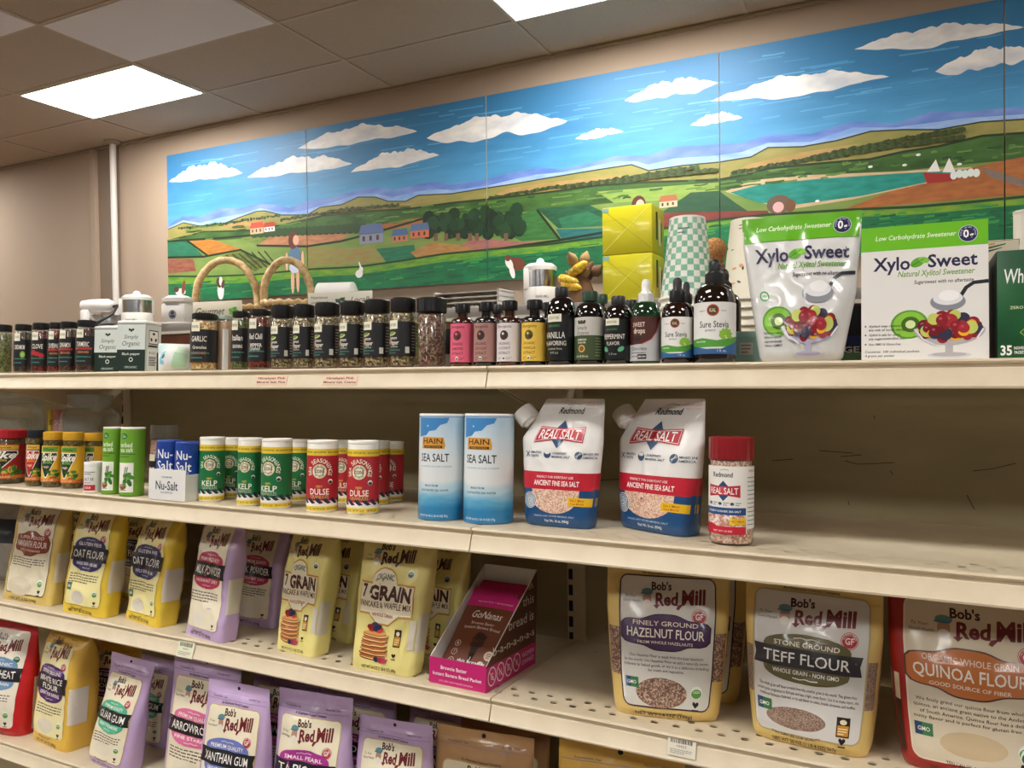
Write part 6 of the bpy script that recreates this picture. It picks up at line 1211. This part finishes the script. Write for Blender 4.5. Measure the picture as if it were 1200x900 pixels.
# ------------------------------------------------------------------ paper labels on the price rails
def sticker(sh, x0, x1, y0, y1, lab, nm, art, c, dz=.0004, dz0=0.):
    Y = SD[sh]-.0035-.0012; a = onplane(x0, (y0+y1)/2, Y); b = onplane(x1, (y0+y1)/2, Y); w = b.x-a.x; h = hm(a, y0, y1); ang = math.radians(15.5)
    lc = stand((0, SD[sh], SZ[sh]), sh, 0, -.0005).inverted() @ onplane((x0+x1)/2, (y0+y1)/2, Y); zc = lc.z
    yc = interp([(-.0245, -.0046), (-.0094, -.0004)], zc)-.0004-dz0
    q = stand((0, SD[sh], SZ[sh]), sh, 0, -.0005) @ Matrix.Translation((lc.x, yc, zc)) @ Matrix.Rotation(-ang, 4, 'X')
    t = thing(nm, lab, 'shelf label', q); box('paper', (-w/2, w/2, -dz, .0003, -h/2, h/2), M(c, .5), t)
    A = Art(h/w); art(A); A.build('label_print', fplane((0, -dz, 0), (w/100, 0, 0), (0, 0, h/100), (0, -1, 0)), t, flat=True, base=1e-4, eps=3e-5)
sticker(1, 299.5, 335.5, 440, 451, 'salmon shelf sticker for fine pink salt, below the chili jar', 'shelf_label', lambda A: (A.T('#2a1712', 'Himalayan Pink', 0, 22, 88, 24, bold=.02), A.T('#2a1712', 'Mineral Salt, Fine', 0, -22, 92, 22, bold=.02)), '#e6c2a8')
sticker(1, 378, 418, 440, 451, 'salmon shelf sticker for coarse pink salt, below the lemon pepper shakers', 'shelf_label', lambda A: (A.T('#2a1712', 'Himalayan Pink', 0, 22, 80, 24, bold=.02), A.T('#2a1712', 'Mineral Salt, Coarse', 0, -22, 94, 22, bold=.02)), '#e6c2a8')
def tagart(A):
    rn = random.Random(6); x = -40
    while x < 36: w_ = rn.uniform(1, 4); A.rect('#2a2622', x, x+w_, 18, 44, lay=0); x += w_+rn.uniform(1, 3)
    A.T('#4a4640', '10422', 0, 4, 34, 12, bold=0); A.para('#8a8478', -40, 40, -16, -34, 3, 4)
sticker(3, 208.5, 227, 752.5, 770, 'white barcode tag on the rail below the milk powder bag', 'price_tag', tagart, '#dfe0c4', dz0=.0011)
sticker(3, 782, 815, 866, 886.5, 'white barcode tag on the rail below the hazelnut pouch', 'price_tag', tagart, '#dcd6c4', dz0=.0011)
# ------------------------------------------------------------------ display counter along the far wall and what stands on it
FY = 4.0
zt = onplane(205, 379.5, FY).z; xl = -6.4; xr = 1.2; k = depth(onplane(205, 379, FY))/FPX
t = thing('display_counter', 'far wooden display counter with a grey top, along the wall under the mural', 'counter', Matrix.Translation((0, FY, 0)))
box('counter_top', (xl, xr, -.02, WY-FY-.118, zt-.055, zt), M('#8f8a84', .4), t, .004)
box('edge_strip', (xl, xr, -.026, -.0205, zt-.074, zt-.055), M('#d9d2c4', .4), t)
box('front_panel', (xl, xr, .0, .03, .1, zt-.0755), M('#7a4320', .5, mix=('#5c2f14', 6, 6, .4, .7, (1, 1, .2))), t)
box('plinth', (xl, xr, .04, WY-FY-.13, 0, .1), DARK, t)
def far(px, y=FY+.2): 
    p = onplane(px, 380, y); p.z = zt; return p
def fs(p): return depth(p)/FPX
ENAM = M('#e9e4de', .3, coat=.3); STEEL = M('#c8c9cc', .18, metal=1)
# stand mixer / mill shapes
def mill_(px0, px1, ytop, lab):
    p = far((px0+px1)/2); u = fs(p); r = (px1-px0)*u/2; h = (proj(p)[1]-ytop)*u
    t = thing('grain_mill', lab, 'kitchen machine', Matrix.Translation(p) @ Matrix.Rotation(.5, 4, 'Z'))
    lathe('machine_base', [(r*.98, 0), (r, .01), (r, h*.36), (r*.96, h*.40)], ENAM, t); lathe('steel_band', [(r*.94, h*.40), (r*.94, h*.74)], STEEL, t); lathe('hopper_lid', [(r*.97, h*.74), (r*.97, h*.82), (r*.75, h*.88), (r*.25, h*.91), (r*.2, h*.97), (r*.08, h)], ENAM, t)
    for a in (.6, 3.6): box('side_post', (r*.92*math.cos(a)-.02, r*.92*math.cos(a)+.02, r*.92*math.sin(a)-.02, r*.92*math.sin(a)+.02, h*.36, h*.78), ENAM, t, .004)
    A = Art(); A.T('#6a6a70', 'GRAIN MILL', 0, h*.2, r*.8, h*.05); A.build('logo_print', fcyl(r+.001), t, cut=(r*.2, 9))
mill_(144, 178, 341, 'white grain mill with a steel band, on the far counter near the wall pipe')
mill_(614, 654, 303, 'white and steel grain mill on the far counter under the painted cow')
p = far(116, FY+.15); u = fs(p); t = thing('stand_mixer', 'white stand mixer with a black cord, on the far counter', 'kitchen machine', Matrix.Translation(p) @ Matrix.Rotation(.35, 4, 'Z'))
h = (proj(p)[1]-352)*u; L = 34*u
me = tubem([(-L*.62, 0, h*.78), (-L*.55, 0, h*.80), (-L*.2, 0, h*.82), (L*.35, 0, h*.82), (L*.5, 0, h*.79), (L*.54, 0, h*.77)], [.02, h*.20, h*.22, h*.22, h*.17, .02], 20); obj('motor_head', me, ENAM, t, smooth=50)
box('column', (-L*.55, -L*.25, -.06, .06, 0, h*.68), ENAM, t, .02); box('machine_base', (-L*.6, L*.6, -.09, .09, 0, h*.12), ENAM, t, .02); lathe('mixing_bowl', [(.05, h*.13), (.09, h*.2), (.115, h*.45), (.118, h*.47), (.11, h*.45), (.08, h*.2)], STEEL, t, cx=L*.28)
obj('power_cord', tubem([(L*.54, 0, h*.77), (L*.75, -.02, h*.8), (L*.8, -.1, h*.5), (L*.6, -.18, h*.25), (L*.3, -.2, .01)], .011, 8), M('#1a1a1c', .5), t, smooth=60)
p = far(209.5, FY+.075); u = fs(p); h = (proj(p)[1]-346.5)*u; w = 32*u; t = thing('flour_mill', 'white flour mill with a small emblem, beside the handled basket', 'kitchen machine', Matrix.Translation(p) @ Matrix.Rotation(.35, 4, 'Z'))
box('machine_body', (-w*.46, w*.46, -.085, .09, .0, h*.72), ENAM, t, .02); box('hopper', (-w*.48, w*.48, -.09, .10, h*.66, h), ENAM, t, .05); box('foot_plate', (-w*.5, w*.5, -.09, .09, 0, h*.06), ENAM, t, .006)
A = Art(); A.ell('#8a8a92', 0, 0, .03, .035, n=16); A.ell('#3a3a44', 0, .012, .014, .014, n=12); A.rect('#3a3a44', -.018, .018, -.022, -.004); A.rect('#9a9aa4', -.05, .05, .07, .08); A.build('logo_print', fplane((0, -.0852, h*.32), (1, 0, 0), (0, 0, 1), (0, -1, 0)), t, flat=True)
p = far(395, FY+.25); u = fs(p); h = (proj(p)[1]-331)*u; w = 45*u; t = thing('bread_machine', 'white rounded machine behind the lettered sign card', 'kitchen machine', Matrix.Translation(p) @ Matrix.Rotation(.3, 4, 'Z'))
box('machine_body', (-w*.5, w*.5, -.12, .12, 0, h*.6), ENAM, t, .02); obj('rounded_lid', tubem([(-w*.5, 0, h*.62), (-w*.46, 0, h*.62), (w*.46, 0, h*.62), (w*.5, 0, h*.62)], [h*.30, h*.38, h*.38, h*.30], 24), ENAM, t, smooth=50)
# baskets
WICK = M('#8a6236', .7, mix=('#5f3f20', 40, 4, .4, .7), bump=(90, .8, .01)); HAND = M('#d2b382', .6, mix=('#a98552', 30, 4, .4, .7))
def basket(px0, px1, yh, hb, lab, y=FY+.36):
    p = far((px0+px1)/2, y); u = fs(p); R = (px1-px0)*u/2; H = (proj(p)[1]-yh)*u; b = hb*u
    t = thing('wicker_basket', lab, 'basket', Matrix.Translation(p) @ Matrix.Rotation(.45, 4, 'Z'), 'wicker baskets on the far counter')
    vs, fc = [], []; n = 40; m_ = 10
    for j in range(m_+1):
        for i in range(n): a = 2*math.pi*i/n; q = R*(.78+.2*j/m_)+(.006 if (i//2+j) % 2 else -.006); vs.append((q*math.cos(a), q*.5*math.sin(a), b*j/m_))
    for j in range(m_):
        for i in range(n): fc.append((j*n+i, j*n+(i+1) % n, (j+1)*n+(i+1) % n, (j+1)*n+i))
    fc.append(tuple(range(n))[::-1]); obj('woven_body', mesh(vs, fc), WICK, t, smooth=60)
    obj('braided_rim', tubem([(R*math.cos(a*math.pi/16), R*.5*math.sin(a*math.pi/16), b+(.012 if a % 2 else -.004)) for a in range(33)], .022, 8), HAND, t, smooth=60)
    obj('handle', tubem([(R*.98*math.cos(math.pi*i/20), .01*math.sin(i), b+(H-b)*math.sin(math.pi*i/20)**.8) for i in range(21)], [.026+.004*(i % 2) for i in range(21)], 10), HAND, t, smooth=60)
basket(229, 303, 305, 20, 'wicker basket with a thick pale handle in front of the painted dogs'); basket(309, 366, 305, 22, 'wicker basket with a thinner handle in front of the painted girl')
# sign cards
def card(px0, px1, y0, y1, lab, art, leaf, c='#e9e2cc', y=FY+.03, rot=.35):
    p = onplane((px0+px1)/2, y1, y); u = fs(p); w = (px1-px0)*u*1.02; p.z = zt; h = (proj(p)[1]-y0)*u; h0 = (y1-y0)*u
    t = thing('sign_card', lab, 'sign', Matrix.Translation(p) @ Matrix.Rotation(rot*.5, 4, 'Z')); box('card', (-w/2, w/2, 0, .006, .012, h), M(c, .6), t, .001); box('foot', (-w*.2, w*.2, -.01, .05, 0, .012), M('#6a5a44', .6), t)
    A = Art(h0/w); art(A); A.build('card_lettering', fplane((0, 0, h-h0), (w/100, 0, 0), (0, 0, h0/100), (0, -1, 0)), t, flat=True, base=1e-3, eps=4e-4)
    A = Art(h0/w); leaves(A, *leaf); A.build('leaf_print', fplane((0, 0, h-h0), (w/100, 0, 0), (0, 0, h0/100), (0, -1, 0)), t, flat=True, base=3e-3, eps=4e-4)
def leaves(A, cx, cy, s, c):
    for k in range(9): A.ell(c[k % 2], cx+s*.5*math.cos(k*.9), cy+s*1.2*math.sin(k*1.7), s*.35, s*.8, rot=k*40)
card(222, 287, 353, 374, 'cream sign card with script lettering and green leaves, before the handled basket', lambda A: A.T('#4a4638', 'Gourmet', -14, 45, 60, 42, bold=0, shear=.35), (34, 40, 12, ('#5fae3a', '#7fc04a')))
card(357.5, 439, 342, 361, 'cream sign card lettered with Locally and a dark leaf', lambda A: (A.T('#4a4a44', 'Nutritious', -32, 70, 26, 16, bold=0), A.T('#4a4a44', 'and Local', -32, 40, 26, 16, bold=0), A.T('#4a5a48', 'Locally', 34, 50, 34, 34, bold=0, shear=.3)), (2, 40, 11, ('#3f5a44', '#56705a')), '#e4e0d0')
# yellow-green cartons wrapped in film, corn decoration, straw broom, pale tub
YG = M('#c8bf16', .35, coat=.3, bump=(9, .25, .01))
p0 = onplane(706.5, 355, FY+.12); p1 = onplane(765, 353, FY+.12); w = p1.x-p0.x; c = (p0+p1)/2; u = fs(c); hb = 57*u
for i, lab in ((0, 'lower yellow-green film-wrapped carton on the far counter'), (1, 'upper yellow-green film-wrapped carton on the far counter')):
    ht = (zt+2*hb) if True else 0; yb = proj((c.x, c.y, zt))[1]; hb = (yb-241.5)*u/2
    t = thing('wrapped_carton', lab, 'carton', Matrix.Translation((c.x, c.y, zt+i*(hb+.0005))) @ Matrix.Rotation(.0, 4, 'Z'), 'yellow-green wrapped cartons'); box('carton', (-w/2, w/2, 0, w*.9, 0, hb), YG, t, .006)
    A = Art(hb/w); A.line('#8f8a1a', [(-48, 96), (48, 8)], .7); A.line('#e6e07a', [(-48, 6), (44, 96)], 1.0); A.line('#a9a41a', [(-44, 70), (-8, 74), (30, 52)], .5); A.rect('#7fb0b8', -49, -36, 90, 98); A.build('film_crease', fplane((0, -.0005, 0), (w/100, 0, 0), (0, 0, hb/100), (0, -1, 0)), t, flat=True)
    B = Art(1.1); B.rect('#2f3a14', 30, 44, 30, 88); B.rect('#e6e6d8', 54, 66, 20, 76); B.rect('#4a5418', 70, 78, 30, 70); B.build('side_print', fplane((w/2+.0005, 0, 0), (0, w*.9/100, 0), (0, 0, hb/100), (1, 0, 0)), t, flat=True)
p = far(680, FY+.12); u = fs(p); t = thing('corn_decoration', 'dried corn cobs and husks heaped on the far counter beside the cartons', 'decoration', Matrix.Translation(p)); rn = random.Random(8)
HUSK = [M('#8a7048', .8), M('#6a4a30', .8), M('#5f3a34', .8), M('#a98a5c', .8)]; S = 22*u
for i in range(16):
    a = rn.uniform(0, 6.28); q = S*rn.uniform(.1, .75); x, y = q*math.cos(a)*.9, q*math.sin(a)*.35; z = rn.uniform(.10, 46*u); l = rn.uniform(.08, .13)
    d = Vector((rn.uniform(-1, 1), rn.uniform(-.4, .4), rn.uniform(0, 1))).normalized()
    o = obj('dry_husk', tubem([Vector((x, y, z))+d*l*s for s in (0, .3, .6, 1)], [.008, .034, .03, .003], 6), HUSK[i % 4], t, smooth=70)
lathe('husk_heap', [(S*.85, 0), (S*.8, .06), (S*.5, 30*u), (S*.2, 42*u), (.01, 46*u)], HUSK[1], t, seg=14)
for i, (dx, dz) in enumerate(((-.045, 31), (-.03, 24), (.02, 34))):
    d = Vector((.9, -.1, -.25 if i < 2 else .5)).normalized(); o = Vector((-S*.55+dx, -S*.55, dz*u)); obj('corn_cob', tubem([o+d*.13*s for s in (0, .1, .5, .85, 1)], [.014, .026, .03, .022, .006], 12), speck(('#e0b422', '#c9961a', '#f0cc4a'), 90), t, smooth=60)
p = far(838, FY+.2); u = fs(p); t = thing('straw_bundle', 'rounded straw sheaf on the far counter between the two cup stacks', 'straw sheaf', Matrix.Translation(p)); H = (proj(p)[1]-279)*u; lathe('straw', [(13*u, 0), (9*u, H*.35), (8*u, H*.5), (13*u, H*.72), (14*u, H*.86), (9*u, H*.97), (.01, H)], M('#b07a3e', .8, mix=('#7a4a20', 60, 4, .4, .7, (3, 3, .3)), bump=(80, .8, .02)), t, seg=28); obj('tie', tubem([(9.4*u*math.cos(a*.3), 9.4*u*math.sin(a*.3), H*.42) for a in range(22)], .012, 6), M('#6a4a28', .7), t, smooth=60)
p = far(1204, FY+.36); u = fs(p); t = thing('white_canister', 'white canister on the far counter above the dark green box', 'canister', Matrix.Translation(p)); H = (proj(p)[1]-247)*u; lathe('canister_body', [(14*u, 0), (14*u, H*.96)], M('#e4dccd', .45), t); lathe('canister_lid', [(14.5*u, H*.955), (14.5*u, H*.99), (13*u, H)], M('#d9cfbd', .4), t)
p = far(1174, FY+.04); u = fs(p); t = thing('print_carton', 'cream carton with green and orange stripes, between the white box and the green box', 'carton', Matrix.Translation(p)); H = (proj(p)[1]-281)*u; w = 36*u; box('carton', (-w/2, w/2, 0, .1, 0, H), M('#d9d2b8', .5), t, .004)
A = Art(H/w); A.poly('#d9a03a', [(-46, 86), (-20, 90), (-18, 94), (-46, 91)]); A.poly('#2f6a3a', [(-46, 78), (10, 88), (12, 91), (-46, 83)]); A.poly('#1f4a34', [(-46, 70), (0, 80), (2, 82), (-46, 75)]); A.line('#7a3a2a', [(-49, 97), (49, 98.5)], 1.6); A.line('#5a2a1c', [(48, 98), (48, 84)], 1.4); A.build('label_print', fplane((0, -.0005, 0), (w/100, 0, 0), (0, 0, H/100), (0, -1, 0)), t, flat=True)
p = far(532, FY+.02); u = fs(p); t = thing('paper_tray', 'grey stack tray at the counter edge behind the pink extract bottle', 'tray', Matrix.Translation(p)); 
for i in range(4): box('tray_shelf', (-28*u, 60*u, -.0, .2, .004+i*.03-.0, .010+i*.03), M('#b9b4ac', .5), t, .001)
for sx in (-28, 57): box('tray_side', (sx*u, (sx+3)*u, .0, .2, 0, .11), M('#c9c4bc', .5), t)
# everything is placed
bpy.context.view_layer.update()
